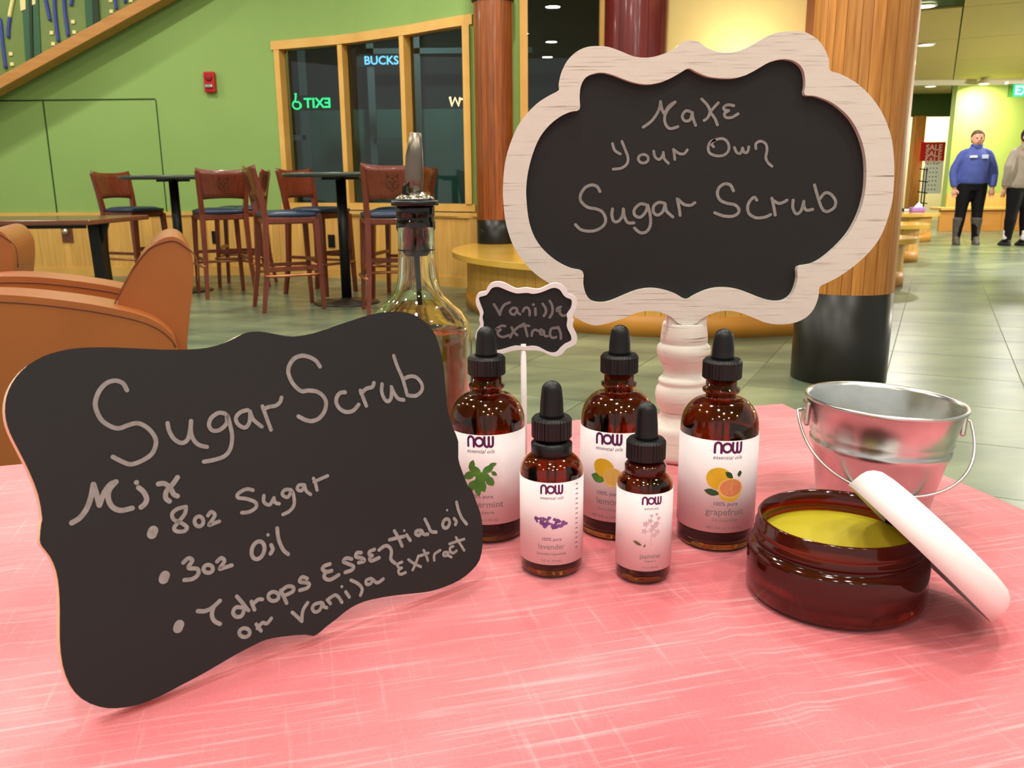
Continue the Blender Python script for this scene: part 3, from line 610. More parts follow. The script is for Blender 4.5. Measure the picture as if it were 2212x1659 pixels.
# ================================================================== FURNITURE
def make_stool():
    t = thing('bar_stool', (0, 0, 0), 0)
    w, dp, hs = .205, .2, .735
    def cush(u, v):
        r = (abs(u) ** 4 + abs(v) ** 4); return .022 * max(0, 1 - r) ** .5
    mb = MB(); N = 12; vs = []; fs = []
    for j in range(N + 1):
        for i in range(N + 1):
            u, v = -1 + 2 * i / N, -1 + 2 * j / N; sh = 1 - .08 * (1 - v) / 2; vs.append((u * .212 * sh * math.sqrt(1 - .12 * v * v), v * .212 * math.sqrt(1 - .12 * u * u), hs + .028 + cush(u, v)))
    for j in range(N):
        for i in range(N): a = j * (N + 1) + i; fs.append((a, a + 1, a + N + 2, a + N + 1))
    rim = [i for i in range(N + 1)] + [(k + 1) * (N + 1) - 1 for k in range(1, N + 1)] + [N * (N + 1) + i for i in range(N - 1, -1, -1)] + [k * (N + 1) for k in range(N - 1, 0, -1)]
    b0 = len(vs)
    for r_ in rim: x, y, z = vs[r_]; vs.append((x, y, hs))
    n = len(rim)
    for i in range(n): fs.append((rim[i], b0 + i, b0 + (i + 1) % n, rim[(i + 1) % n]))
    fs.append(tuple(b0 + i for i in range(n))); mb.add(vs, fs, 0, True).build('seat_cushion', VINYL, t)
    MB().box((-.2, -.2, hs - .055), (.2, .2, hs)).build('seat_frame', STOOLW, t, bevel=.012)
    def leg(pts, wd): 
        mb = MB()
        for k in range(len(pts) - 1):
            (x0, y0, z0), (x1, y1, z1) = pts[k], pts[k + 1]; a = wd[k] / 2; b = wd[k + 1] / 2
            mb.hexa([(x0 - a, y0 - a, z0), (x0 + a, y0 - a, z0), (x0 + a, y0 + a, z0), (x0 - a, y0 + a, z0), (x1 - b, y1 - b, z1), (x1 + b, y1 - b, z1), (x1 + b, y1 + b, z1), (x1 - b, y1 + b, z1)])
        mb.build('leg', STOOLW, t)
    for sx in (-1, 1):
        leg([(sx * .205, .215, 0), (sx * .185, .19, hs - .02)], [.03, .042])
        leg([(sx * .215, -.26, 0), (sx * .195, -.215, .3), (sx * .185, -.195, hs), (sx * .198, -.225, .93), (sx * .214, -.262, 1.10)], [.03, .036, .042, .038, .028])
        MB().box((sx * .196 - .01, -.215, .325), (sx * .196 + .01, .2, .352)).build('side_stretcher', STOOLW, t)
    MB().box((-.19, .185, .37), (.19, .205, .40)).build('front_stretcher', STOOLW, t)
    rail = [(-.205, -.235, .285), (-.225, -.20, .285), (-.232, .0, .285), (-.228, .16, .285), (-.195, .232, .285), (0, .25, .285), (.195, .232, .285), (.228, .16, .285), (.232, .0, .285), (.225, -.20, .285), (.205, -.235, .285)]
    MB().tube(rail, .0115, 8).build('foot_rail', COPPER, t)
    def back(u, v, off):  # u -1..1, v 0..1
        x = u * (.195 + .028 * v); top = 1.105 + .022 * abs(u) ** 3; bot = .855 + .012 * (1 - u * u)
        return Vector((x, -.205 - .055 * v - .03 * (1 - u * u) + off, bot + (top - bot) * v))
    vs = []; fs = []; N, K = 12, 5
    for off in (.009, -.009):
        for j in range(K + 1):
            for i in range(N + 1): vs.append(back(-1 + 2 * i / N, j / K, off))
    nn = (N + 1) * (K + 1)
    for j in range(K):
        for i in range(N): a = j * (N + 1) + i; fs += [(a, a + 1, a + N + 2, a + N + 1), (nn + a, nn + a + N + 1, nn + a + N + 2, nn + a + 1)]
    for i in range(N): fs += [(i, nn + i, nn + i + 1, i + 1), (K * (N + 1) + i, K * (N + 1) + i + 1, nn + K * (N + 1) + i + 1, nn + K * (N + 1) + i)]
    for j in range(K): a = j * (N + 1); fs += [(a, a + N + 1, nn + a + N + 1, nn + a), (a + N, nn + a + N, nn + a + 2 * N + 1, a + 2 * N + 1)]
    bp = MB().add(vs, fs, 0, True).build('back_panel', STOOLW, t)
    # carved wildcat head on the rear of the panel (x flipped: read from behind)
    E = [[(0, 62), (-14, 58), (-24, 54), (-38, 74), (-40, 44), (-44, 20), (-46, 0), (-42, -18), (-30, -34), (-33, -18), (-20, -36), (-12, -44), (0, -50), (12, -44), (20, -36), (33, -18), (30, -34), (42, -18), (46, 0), (44, 20), (40, 44), (38, 74), (24, 54), (14, 58), (0, 62)],
         [(-34, 62), (-32, 44), (-24, 50)], [(34, 62), (32, 44), (24, 50)], [(-30, 18), (-18, 24), (-8, 14), (-20, 12), (-30, 18)], [(30, 18), (18, 24), (8, 14), (20, 12), (30, 18)],
         [(-8, -8), (0, -14), (8, -8), (0, -4), (-8, -8)], [(0, -14), (0, -22), (-10, -28), (-16, -22)], [(0, -22), (10, -28), (16, -22)], [(-6, 46), (-4, 36)], [(6, 46), (4, 36)], [(0, 44), (0, 34)],
         [(-40, 0), (-28, -4)], [(40, 0), (28, -4)], [(-38, -12), (-28, -12)], [(38, -12), (28, -12)], [(-6, 10), (-6, -2)], [(6, 10), (6, -2)]]
    em = MB()
    for l in E: em.ribbon([(x * .00105, y * .00105) for x, y in cr(l, 2)], .0042, lambda u, v: back(u / .21, .45 + v / .25, -.0102))
    em.build('carved_emblem', BRASSD, bp)
    return t
stool = make_stool()
def face(fx, fy): return math.atan2(-fx, fy)
SP = [((-3.72, 8.62), (.90, -.42), 'cherry wood bar stool left of the left bar table, facing right'),
      ((-2.62, 7.86), (-.50, .87), 'cherry wood bar stool with its emblem back towards us at the left bar table'),
      ((-2.66, 8.62), (-.97, -.1), 'cherry wood bar stool mostly hidden between the left bar table and wall'),
      ((-1.79, 6.95), (.90, .44), 'cherry wood bar stool seen from the side, left front of the right bar table'),
      ((-1.74, 7.92), (.88, -.48), 'cherry wood bar stool behind the right bar table, before the window frame'),
      ((-.93, 6.68), (-.26, .96), 'cherry wood bar stool with clear carved emblem, beside the oil bottle neck'),
      ((-.96, 7.66), (-.95, .2), 'cherry wood bar stool hidden behind the pouring spout')]
for i, (c, f_, lab) in enumerate(SP):
    o = stool if i == 0 else copy_tree(stool)
    o.location = (c[0], c[1], 0); o.rotation_euler = (0, 0, face(*f_)); tag(o, lab, 'bar stool', 'cherry bar stools around the two bar tables')
def bar_table(c, label):
    t = thing('bar_table', (c[0], c[1], 0), 0, label, 'table', 'tall round bar tables')
    MB().lathe([(.001, 1.035), (.455, 1.035), (.47, 1.045), (.47, 1.062), (.46, 1.07), (.001, 1.07)], 64, (c[0], c[1], 0)).build('table_top', BTOP, t)
    MB().box((-.15, -.02, 1.015), (.15, .02, 1.035), Matrix.Translation((c[0], c[1], 0))).box((-.02, -.15, 1.015), (.02, .15, 1.035), Matrix.Translation((c[0], c[1], 0))).build('top_bracket', BPOST, t)
    MB().lathe([(.042, .02), (.042, 1.02)], 24, (c[0], c[1], 0)).build('post', BPOST, t)
    MB().lathe([(.001, 0), (.265, 0), (.275, .006), (.265, .014), (.06, .03), (.045, .045)], 48, (c[0], c[1], 0)).build('base_disc', mat('brown_metal_base', (50, 38, 30), .35, spec=.6), t)
    return t
bar_table((-3.13, 8.18), 'left tall round bar table with black post'); bar_table((-1.39, 7.22), 'right tall round bar table with black post')

# lounge table
lt = thing('lounge_table', (-3.55, 6.55, 0), 0, 'low brown rectangular table with black legs behind the armchair', 'table')
MB().box((-4.3, 6.05, .715), (-2.92, 7.05, .75)).build('table_top', BROWNT, lt, bevel=.008)
MB().box((-4.2, 6.12, .69), (-3.0, 6.16, .715)).build('apron', BPOST, lt)
for x, y in ((-3.02, 6.35), (-3.27, 6.92), (-4.22, 6.35), (-4.22, 6.92)):
    MB().hexa([(x - .03, y - .04, 0), (x + .05, y - .04, 0), (x + .05, y + .04, 0), (x - .03, y + .04, 0), (x - .05, y - .04, .715), (x + .03, y - .04, .715), (x + .03, y + .04, .715), (x - .05, y + .04, .715)]).build('leg', BPOST, lt, bevel=.004)
    MB().add([(x + .03, y - .01, .715), (x + .09, y - .01, .715), (x + .03, y - .01, .56), (x + .03, y + .01, .715), (x + .09, y + .01, .715), (x + .03, y + .01, .56)], [(0, 1, 2), (3, 5, 4), (0, 3, 4, 1), (1, 4, 5, 2), (2, 5, 3, 0)]).build('bracket', BPOST, lt)

# armchairs
wv = Vector((-.36, .933, 0)).normalized(); fv = Vector((-.933, -.36, 0)).normalized(); P0 = onY(400, 740, 2.72); P0.z = 0
ac = thing('leather_armchair', P0, 0, 'tan leather club armchair behind the leaning chalkboard', 'armchair', 'tan leather club armchairs')
def chp(pxs, off):
    Pp = P0 + wv * off; out = []
    for x, y in pxs: q = onplane(x, y, Pp, wv) - Pp; out.append((q.dot(fv), q.z))
    return out
def chprism(loop, o0, o1, name, m=LEATHER, bev=.03, label=None):
    return MB().prism([loop], lambda u, v, t: P0 + fv * u + Vector((0, 0, v)) + wv * t, o0, o1).build(name, m, ac, label, bevel=bev, bseg=4)
arm = chp([(0, 636), (94, 643), (188, 655), (258, 668), (305, 680), (338, 694), (362, 712), (378, 735)], 0)
e = arm[0]; k = (arm[0][1] - arm[1][1]) / (arm[0][0] - arm[1][0])
front = [(e[0] + .12, e[1] + .003), (e[0] + .20, e[1] - .02), (e[0] + .24, e[1] - .08), (e[0] + .25, .10)]
armloop = cr(list(reversed(front[:-1])) + arm + [(arm[-1][0] - .01, arm[-1][1] - .1)], 3) + [(arm[-1][0] - .01, .10), front[-1]]
for o0, nm in ((0, 0), (.56, 1)):
    a_ = chprism(armloop, o0, o0 + .2, 'armrest')
    sp = MB(); top = cr(list(reversed(front[:-1])) + arm + [(arm[-1][0] - .01, arm[-1][1] - .1)], 3)
    sp.tube([P0 + fv * u + Vector((0, 0, v - .004)) + wv * (o0 - .001) + Vector((0, 0, -.018)) for u, v in top[3:-3]], .0028, 6); sp.build('piping', SEAM, a_)
bk = chp([(249, 668), (262, 632), (280, 598), (298, 566), (317, 541), (336, 523), (357, 512), (378, 511), (396, 521), (409, 539), (417, 562), (418, 600), (413, 650), (404, 740)], .12)
bk += [(bk[-1][0] + 0, .10), (bk[0][0] + .02, .10)]
bo = chprism(cr(bk[:-2], 3) + bk[-2:], .10, .68, 'backrest', bev=.035)
MB().tube([P0 + wv * .098 + fv * u + Vector((0, 0, v)) for u, v in cr([(a + (.012 if i < 6 else -.012 if i > 8 else 0), b - .013) for i, (a, b) in enumerate(bk[:-2]) if i < 12], 3)], .003, 6).build('piping', SEAM, bo)
zt = .42; chprism([(.12, .14), (e[0] + .2, .14), (e[0] + .22, zt), (.12, zt)], .19, .57, 'seat_cushion')
for u in (.05, e[0] + .18):
    for o in (.06, .68): MB().box((-.025, -.025, 0), (.025, .025, .11), Matrix.Translation(P0 + fv * u + wv * o)).build('foot', BPOST, ac)
a2 = copy_tree(ac); a2.location = P0 + Vector((-.93, .60, 0)); a2['label'] = 'second tan leather armchair cut off at the left edge'

# ================================================================== PEOPLE
def loft(mb, rings, seg=18):
    vs = []; fs = []
    for x, y, z, rx, ry in rings:
        for i in range(seg): a = 2 * PI * i / seg; vs.append((x + rx * math.cos(a), y + ry * math.sin(a), z))
    for k in range(len(rings) - 1):
        for i in range(seg): j = (i + 1) % seg; fs.append((k * seg + i, k * seg + j, (k + 1) * seg + j, (k + 1) * seg + i))
    fs.append(tuple(range(seg - 1, -1, -1))); fs.append(tuple((len(rings) - 1) * seg + i for i in range(seg))); mb.add(vs, fs, 0, True); return mb
def merged(mb, name, m, parent, vox, label=None, smooth=3):
    o = mb.build(name, m, parent, label)
    r = o.modifiers.new('r', 'REMESH'); r.mode = 'VOXEL'; r.voxel_size = vox; r.use_smooth_shade = True
    q = o.modifiers.new('s', 'SMOOTH'); q.iterations = smooth; q.factor = .5
    dg = bpy.context.evaluated_depsgraph_get(); me = bpy.data.meshes.new_from_object(o.evaluated_get(dg)); o.modifiers.clear(); o.data = me
    return o
SKIN = mat('skin', (206, 150, 126), .5); HAIRB = mat('brown_hair', (104, 80, 58), .6, col2=(72, 54, 38), vscale=80); HAIRD = mat('dark_hair', (26, 22, 22), .6)
BLUES = mat('blue_sweater', (66, 78, 148), .8, var=.12, vscale=14, bump=.2, bscale=50); GREYS = mat('grey_hoodie', (150, 138, 128), .8, var=.1, vscale=10, bump=.2, bscale=50)
BLKL = mat('black_leggings', (18, 16, 20), .7, spec=.2); BOOT = mat('grey_boots', (84, 78, 72), .6, var=.15, vscale=12); SOCK = mat('white_socks', (226, 218, 222), .8, var=.1, vscale=60); SHOE = mat('dark_shoes', (36, 34, 36), .6)
def hand(mb, c, d=1, back=False):   # c wrist; hanging hand; d: thumb side along x
    x, y, z = c
    loft(mb, [(x, y, z + .02, .024, .019), (x, y, z - .02, .034, .02), (x, y - .005, z - .06, .042, .021), (x, y - .008, z - .085, .036, .018)], 12)
    for k, (dx, L) in enumerate(((-.028, .062), (-.010, .074), (.009, .07), (.027, .055))):
        mb.tube([(x + dx, y - .006, z - .07), (x + dx * 1.25, y - .012, z - .07 - L * .55), (x + dx * 1.3, y - .03, z - .07 - L)], [.0092, .0084, .0066], 8)
    mb.tube([(x + d * .03, y - .005, z - .025), (x + d * .055, y - .022, z - .055), (x + d * .05, y - .035, z - .085)], [.0125, .0115, .008], 8)
def person(loc, rz, sc, girth, label, top, hair, facing, kind):
    t = thing('person', loc, rz, label, 'person'); M = frame(t) @ Matrix.Scale(sc, 4)
    def fin(mb): mb.v = [M @ p for p in mb.v]; return mb
    g = girth
    feet = ((-.150, .0), (.125, .0)) if kind == 0 else ((-.10, .05), (.10, -.06))
    def legs(mb, e=0, zlo=.08, zhi=.95):
        for sx, (fx, fy) in zip((-1, 1), feet):
            R = [(.0, sx * .095, .92, .115 * g, .13 * g), (0, sx * .10, .80, .108 * g, .118 * g), (0, sx * .105, .62, .088 * g, .096 * g), (0, 0, .48, .068, .074), (0, 0, .36, .066, .074), (0, 0, .22, .052, .056), (0, 0, .10, .042, .046), (0, 0, .05, .044, .05)]
            rr = []
            for _, hx, z, rx, ry in R:
                k = 1 - z / .92; xx = sx * .095 + (fx - sx * .095) * k; yy = fy * k
                if zlo <= z <= zhi: rr.append((xx, yy, z, rx + e, ry + e))
            loft(mb, rr, 16)
    def trunk(mb, e=0):
        loft(mb, [(0, 0, .80, .165 * g + e, .125 * g + e), (0, 0, .90, .19 * g + e, .145 * g + e), (0, 0, 1.02, .185 * g + e, .145 * g + e), (0, 0, 1.14, .17 * g + e, .135 * g + e), (0, 0, 1.26, .185 * g + e, .14 * g + e), (0, 0, 1.36, .165 * g + e, .115 * g + e), (0, 0, 1.43, .10 + e, .075 + e), (0, .005, 1.47, .06 + e, .058 + e)], 20)
    hands = []
    def arms(mb, e=0, z1=.88):
        for sx in (-1, 1):
            ex = .30 * g if kind == 0 else .27 * g
            loft(mb, [(sx * .10 * g, 0, 1.42, .035 + e, .045 + e), (sx * .16 * g, 0, 1.385, .050 + e, .060 + e), (sx * .200 * g, 0, 1.330, .050 + e, .058 + e), (sx * .228 * g, 0, 1.26, .052 + e, .058 + e), (sx * .275 * g, .01, 1.16, .052 + e, .056 + e), (sx * (ex), .0, 1.06, .046 + e, .05 + e), (sx * (ex - .005), -.03, .95, .04 + e, .044 + e), (sx * (ex - .015), -.055, z1, .032 + e, .034 + e)], 14)
            if len(hands) < 2: hands.append((sx * (ex - .018), -.065, z1 - .03, -sx))
    body = MB(); legs(body); trunk(body); arms(body, 0, .84)
    loft(body, [(0, .0, 1.40, .056, .056), (0, -.004, 1.50, .052, .056)], 14)
    loft(body, [(0, -.015, 1.455, .03, .035), (0, -.02, 1.475, .052, .062), (0, -.015, 1.51, .068, .085), (0, -.005, 1.56, .076, .095), (0, 0, 1.61, .074, .094), (0, .005, 1.65, .058, .076), (0, .008, 1.672, .028, .04)], 18)
    loft(body, [(0, -.10, 1.525, .013, .012), (0, -.108, 1.535, .014, .014), (0, -.095, 1.575, .008, .01)], 8)
    for sx in (-1, 1): loft(body, [(sx * .076, .005, 1.53, .008, .012), (sx * .082, .008, 1.56, .010, .018), (sx * .078, .01, 1.585, .008, .014)], 8)
    for x, y, z, d_ in hands: hand(body, (x, y, z + .03), d_)
    for fx, fy in feet: loft(body, [(fx, fy - .04, .012, .04, .11), (fx, fy - .035, .05, .038, .10), (fx, fy, .09, .036, .05)], 14)
    merged(fin(body), 'body', SKIN, t, .0062 * sc, smooth=2)
    lg = MB(); legs(lg, .012, .05); loft(lg, [(0, 0, .80, .165 * g + .012, .125 * g + .014), (0, 0, .90, .19 * g + .012, .145 * g + .014), (0, 0, 1.0, .186 * g + .01, .146 * g + .012)], 20)
    merged(fin(lg), 'leggings', BLKL, t, .014 * sc)
    swt = MB(); zb = .90 if kind == 0 else .84
    loft(swt, [(0, 0, zb, .205 * g + .014, .16 * g + .014), (0, 0, zb + .05, .215 * g + .018, .165 * g + .018), (0, 0, 1.08, .205 * g + .022, .165 * g + .024), (0, 0, 1.2, .20 * g + .02, .16 * g + .02), (0, 0, 1.3, .205 * g + .016, .15 * g + .018), (0, 0, 1.36, .165 * g + .012, .115 * g + .018), (0, 0, 1.43, .10, .08), (0, .0, 1.475, .068, .068)], 24)
    arms(swt, .018, .86)
    merged(fin(swt), 'sweater' if kind == 0 else 'hoodie', top, t, .014 * sc)
    if kind == 0:
        hr = MB(); loft(hr, [(0, .05, 1.50, .062, .05), (0, .040, 1.55, .084, .068), (0, .030, 1.60, .088, .088), (0, .012, 1.635, .084, .100), (0, .004, 1.672, .064, .082), (0, .004, 1.692, .028, .04)], 18); hr.tube([(.03, .09, 1.66), (.075, .11, 1.665), (.105, .09, 1.62), (.105, .07, 1.55), (.09, .06, 1.49)], [.02, .028, .026, .02, .01], 10)
        merged(fin(hr), 'hair', hair, t, .008 * sc)
        for sx in (-1, 1):
            ey = MB(); ey.lathe([(.001, -.011), (.008, -.007), (.011, 0), (.008, .007), (.001, .011)], 12, M=M @ Matrix.Translation((sx * .03, -.092, 1.567))); ey.build('eye', BLKL, t)
        MB().tube([M @ Vector(p) for p in ((-.024, -.094, 1.502), (0, -.104, 1.499), (.024, -.094, 1.502))], .006 * sc, 8).build('mouth', mat('lips', (160, 84, 80), .5), t)
        co = MB(); co.tube([M @ Vector(p) for p in ((-.075, -.01, 1.47), (-.05, -.06, 1.465), (-.012, -.085, 1.42))], .017 * sc, 8); co.tube([M @ Vector(p) for p in ((.075, -.01, 1.47), (.05, -.06, 1.465), (.012, -.085, 1.42))], .017 * sc, 8); co.tube([M @ Vector(p) for p in ((-.075, -.01, 1.47), (0, .07, 1.475), (.075, -.01, 1.47))], .017 * sc, 8)
        co.build('collar', BLUES, t); yv = -.15 * g - .03
        MB().box((-.115, yv - .004, 1.285), (-.02, yv + .05, 1.315), M).build('name_tag', WHITEP, t, bevel=.002); MB().box((.045, yv - .004, 1.27), (.13, yv + .05, 1.325), M).build('chest_logo', mat('pale_logo', (190, 200, 230), .7), t, bevel=.002)
        for fx, fy in feet:
            b = MB(); loft(b, [(fx, fy - .045, 0, .05, .125), (fx, fy - .04, .03, .05, .12), (fx, fy - .02, .07, .047, .09), (fx, fy, .12, .052, .058), (fx * .97, fy, .24, .066, .07), (fx * .92, fy, .36, .082, .088), (fx * .88, fy, .41, .083, .088)], 16); merged(fin(b), 'boot', BOOT, t, .012 * sc)
    else:
        hr = MB(); loft(hr, [(0, .0, 1.50, .07, .08), (0, .0, 1.56, .088, .105), (0, 0, 1.62, .088, .105), (0, .0, 1.67, .062, .08), (0, 0, 1.69, .03, .04)], 18); loft(hr, [(-.03, .02, 1.67, .03, .03), (-.035, .02, 1.70, .042, .042), (-.03, .02, 1.74, .03, .03)], 12)
        merged(fin(hr), 'hair', hair, t, .010 * sc)
        hd = MB(); loft(hd, [(0, .05, 1.35, .10, .07), (0, .06, 1.40, .135, .09), (0, .04, 1.45, .12, .085), (0, .02, 1.48, .085, .07)], 18); merged(fin(hd), 'hood', GREYS, t, .012 * sc)
        for fx, fy in feet:
            b = MB(); loft(b, [(fx, fy, .08, .052, .055), (fx, fy, .12, .062, .064), (fx, fy, .17, .058, .06), (fx, fy, .22, .064, .066), (fx, fy, .24, .058, .06)], 16); merged(fin(b), 'sock', SOCK, t, .011 * sc)
            b = MB(); loft(b, [(fx, fy - .04, 0, .05, .13), (fx, fy - .04, .03, .05, .125), (fx, fy - .02, .06, .046, .10), (fx, fy, .10, .05, .06)], 16); merged(fin(b), 'shoe', SHOE, t, .011 * sc)
    return t
p = onz(2086, 528, 0)
person((p.x, p.y, 0), math.radians(-12), 1.0, .93, 'person in blue quarter-zip sweater, black leggings and grey boots, standing facing us', BLUES, HAIRB, 0, 0)
p = onz(2192, 531, 0)
person((p.x, p.y, 0), math.radians(192), 1.0, .96, 'person in grey hoodie and white slouch socks, cut off at the right edge', GREYS, HAIRD, 1, 1)

# ================================================================== THE NEAR TABLE
TZ = .74
cor = onz(1690, 871, TZ); wd = (onz(0, 1005, TZ) - cor); wd.z = 0; wd.normalize(); dd = Vector((-wd.y, wd.x, 0)); 
if dd.y > 0: dd = -dd
LT, DT = 1.75, .80
tb = thing('display_table', cor + wd * LT / 2 + dd * DT / 2 - Vector((0, 0, TZ)), 0, 'rectangular table hidden under the pink cloth', 'table')
def tp(a, b, z): return Vector((cor.x + wd.x * a + dd.x * b, cor.y + wd.y * a + dd.y * b, z))
MB().hexa([tp(.01, .01, TZ - .03), tp(.01, DT - .01, TZ - .03), tp(LT - .01, DT - .01, TZ - .03), tp(LT - .01, .01, TZ - .03), tp(.01, .01, TZ - .004), tp(.01, DT - .01, TZ - .004), tp(LT - .01, DT - .01, TZ - .004), tp(LT - .01, .01, TZ - .004)]).build('table_top', BPOST, tb)
for a in (.1, LT - .1):
    for b in (.1, DT - .1): MB().tube([tp(a, b, 0), tp(a, b, TZ - .03)], .016, 12).build('leg', BPOST, tb)
# cloth: top with faint creases, skirts hanging on all sides
cl = MB(); NA, NB = 150, 80; drop = .30; vs = []; idx = {}
cre = [(onz(1480, 1170, TZ), onz(1690, 1010, TZ)), (onz(1690, 1010, TZ), onz(1640, 880, TZ)), (onz(40, 1180, TZ), onz(0, 1420, TZ)), (onz(1500, 1290, TZ), onz(1780, 1560, TZ))]
def chh(p):
    h_ = .0009 * noise.noise(Vector((p.x * 9, p.y * 9, 0))) - .0009
    for a, b in cre:
        ab = (b - a); t = max(0, min(1, (p - a).dot(ab) / ab.dot(ab))); d_ = (p - (a + ab * t)).length; h_ += .0016 * math.exp(-(d_ / .006) ** 2)
    return min(h_, .0012)
# vertex rows: skirt bottom, skirt, edge, top
def rowpos(t, n, L):
    return L * t / n
for j in range(-2, NB + 3):
    for i in range(-2, NA + 3):
        a = rowpos(min(max(i, 0), NA), NA, LT); b = rowpos(min(max(j, 0), NB), NB, DT)
        ox = (i if i < 0 else i - NA if i > NA else 0); oy = (j if j < 0 else j - NB if j > NB else 0); k = max(abs(ox), abs(oy)); p = tp(a, b, TZ)
        if k == 0: p.z += chh(p)
        else:
            zz = {1: .012, 2: drop}[k]; wob = .012 * math.sin((a + b) * 26) if k == 2 else 0
            out = .004 if k == 1 else .02 + wob
            p = tp(a + (out if ox > 0 else -out if ox < 0 else 0), b + (out if oy > 0 else -out if oy < 0 else 0), TZ - zz)
        idx[(i, j)] = len(vs); vs.append(p)
fs = [(idx[(i, j)], idx[(i + 1, j)], idx[(i + 1, j + 1)], idx[(i, j + 1)]) for j in range(-2, NB + 2) for i in range(-2, NA + 2)]
cl.add(vs, fs, 0, True); co = cl.build('tablecloth', CLOTH); tag(co, 'pink linen-look tablecloth on the display table', 'tablecloth')

# ---- leaning chalkboard
a = onz(245, 1531, TZ); b = onz(958, 1269, TZ); bu = (b - a).normalized(); bh = Vector((bu.y, -bu.x, 0)); LEAN = math.radians(16)
bv = Vector((0, 0, 1)) * math.cos(LEAN) - bh * math.sin(LEAN); bn = bu.cross(bv)
if bn.y > 0: bn = -bn
A0 = a + Vector((0, 0, .0))
def bproj(x, y): q = onplane(x, y, A0, bn) - A0; return (q.dot(bu), q.dot(bv))
def bpt(u, v, t=0): return A0 + bu * u + bv * v + bn * t
OUT = [(90, 1130), (91.8, 1118), (83, 1068), (63, 1017), (41, 973), (22, 935), (12.7, 903), (12, 871.5), (19, 843), (35, 814.5), (60, 789), (95, 769), (127, 759), (165, 752), (221.5, 750), (285, 752), (348, 755), (405, 755), (449, 751), (481, 742), (506, 731), (525, 721), (544, 716.5), (570, 717), (601, 723), (633, 727), (677, 720), (727, 703), (765, 690.5), (803, 679), (841, 673), (879, 675), (904.5, 685.5), (925, 701), (940, 723), (950, 751), (957.7, 789), (961.5, 827), (965, 865), (970, 898), (980.5, 928.5), (990, 954), (990, 990), (998, 1017), (1011, 1050), (1018.5, 1056), (1028.6, 1083.5), (1038, 1109), (1042.5, 1142), (1042.5, 1177), (1036, 1210), (1018.5, 1233), (993, 1253), (960, 1268), (930, 1277), (902, 1281), (854, 1286), (803, 1295), (773, 1305), (747.5, 1320), (727, 1337), (707, 1352), (692, 1365), (677, 1374), (659, 1371), (613, 1375), (575, 1382), (550, 1393), (506, 1416), (443, 1453), (395.6, 1478), (348, 1503), (300.6, 1522), (253, 1530), (215, 1527), (177, 1510), (152, 1481), (136, 1437), (130, 1383), (130, 1320), (128, 1272), (122, 1234), (109, 1203), (92, 1181), (86.6, 1165)]
bd = thing('leaning_chalkboard', A0, 0, 'black scalloped chalkboard with the sugar scrub recipe, leaning at the left', 'chalkboard')
ol = cr([bproj(x, y) for x, y in OUT], 2, True)
zl_ = min(bpt(u, v, -.0085).z for u, v in ol); kk = (C.z - TZ - .0008) / (C.z - zl_); A0 = C + (A0 - C) * kk
bd.location = A0; FR[bd.name] = Matrix.Translation(A0); ol = cr([bproj(x, y) for x, y in OUT], 2, True)
MB().prism([ol], lambda u, v, t: bpt(u, v, t), -.0012, -.0085, 0, 1).build('board', [CHALK, RAWED], bd, bevel=.0008)
MB().prism([ol], lambda u, v, t: bpt(u, v, t), .0, -.0012, 0, 0).build('chalk_face', CHALK, bd)
uc = sum(p_[0] for p_ in ol) / len(ol)
lp0 = bpt(uc, .11, -.006); hd = -bh
ft = bpt(uc, .0, -.006); ft = Vector((ft.x, ft.y, TZ + .001)) - bh * .085 * 1
MB().hexa([ft - bu * .015, ft + bu * .015, ft + bu * .015 - bh * .004, ft - bu * .015 - bh * .004, lp0 - bu * .022, lp0 + bu * .022, lp0 + bu * .022 - bh * .004, lp0 - bu * .022 - bh * .004]).build('easel_leg', RAWED, bd)
def strokes(parent, name, sts, conv, proj, fn, wpx, m=CHALKED):
    mb = MB()
    for s_ in sts:
        w_ = wpx
        if isinstance(s_, dict): w_ = s_['w']; s_ = s_['p']
        pts = [proj(*conv(x, y)) for x, y in (cr(s_, 6) if len(s_) > 1 else s_)]
        mb.ribbon(pts, w_, fn)
    return mb.build(name, m, parent)
c1 = lambda x, y: (x / 3.16, 650 + y / 3.16); c2 = lambda x, y: (x / 3.16, 1130 + y / 3.16); c3 = lambda x, y: (550 + x / 3.949, 650 + y / 3.949); c4 = lambda x, y: (550 + x / 3.949, 1000 + y / 3.949)
bf = lambda u, v, d=0: bpt(u, v, .0002 + d)
D = lambda x, y, w: {'p': [(x, y)], 'w': w}
strokes(bd, 'chalk_word', [[(865, 610), (840, 565), (790, 545), (730, 560), (680, 610), (652, 680), (655, 740), (690, 810), (750, 855), (810, 870), (870, 850), (930, 835), (980, 850), (1030, 890), (1062, 945), (1058, 1000), (1030, 1050), (970, 1090), (900, 1115), (850, 1105), (770, 1065)],
    [(1143, 835), (1155, 890), (1190, 945), (1240, 970), (1280, 945), (1297, 880), (1303, 820)], [(1303, 820), (1302, 900), (1325, 955), (1360, 985), (1410, 997)],
    [(1535, 770), (1490, 765), (1440, 800), (1425, 850), (1450, 885), (1500, 880), (1545, 835), (1548, 780), (1570, 850), (1583, 930), (1570, 1010), (1530, 1060), (1460, 1085), (1390, 1098)],
    [(1690, 745), (1640, 760), (1608, 800), (1625, 845), (1670, 865), (1700, 830), (1705, 760)], [(1705, 755), (1728, 810), (1785, 858)], [(1790, 720), (1815, 790), (1848, 880)], [(1795, 742), (1830, 725), (1880, 715), (1910, 690), (1920, 660)]], c1, bproj, bf, .0021)
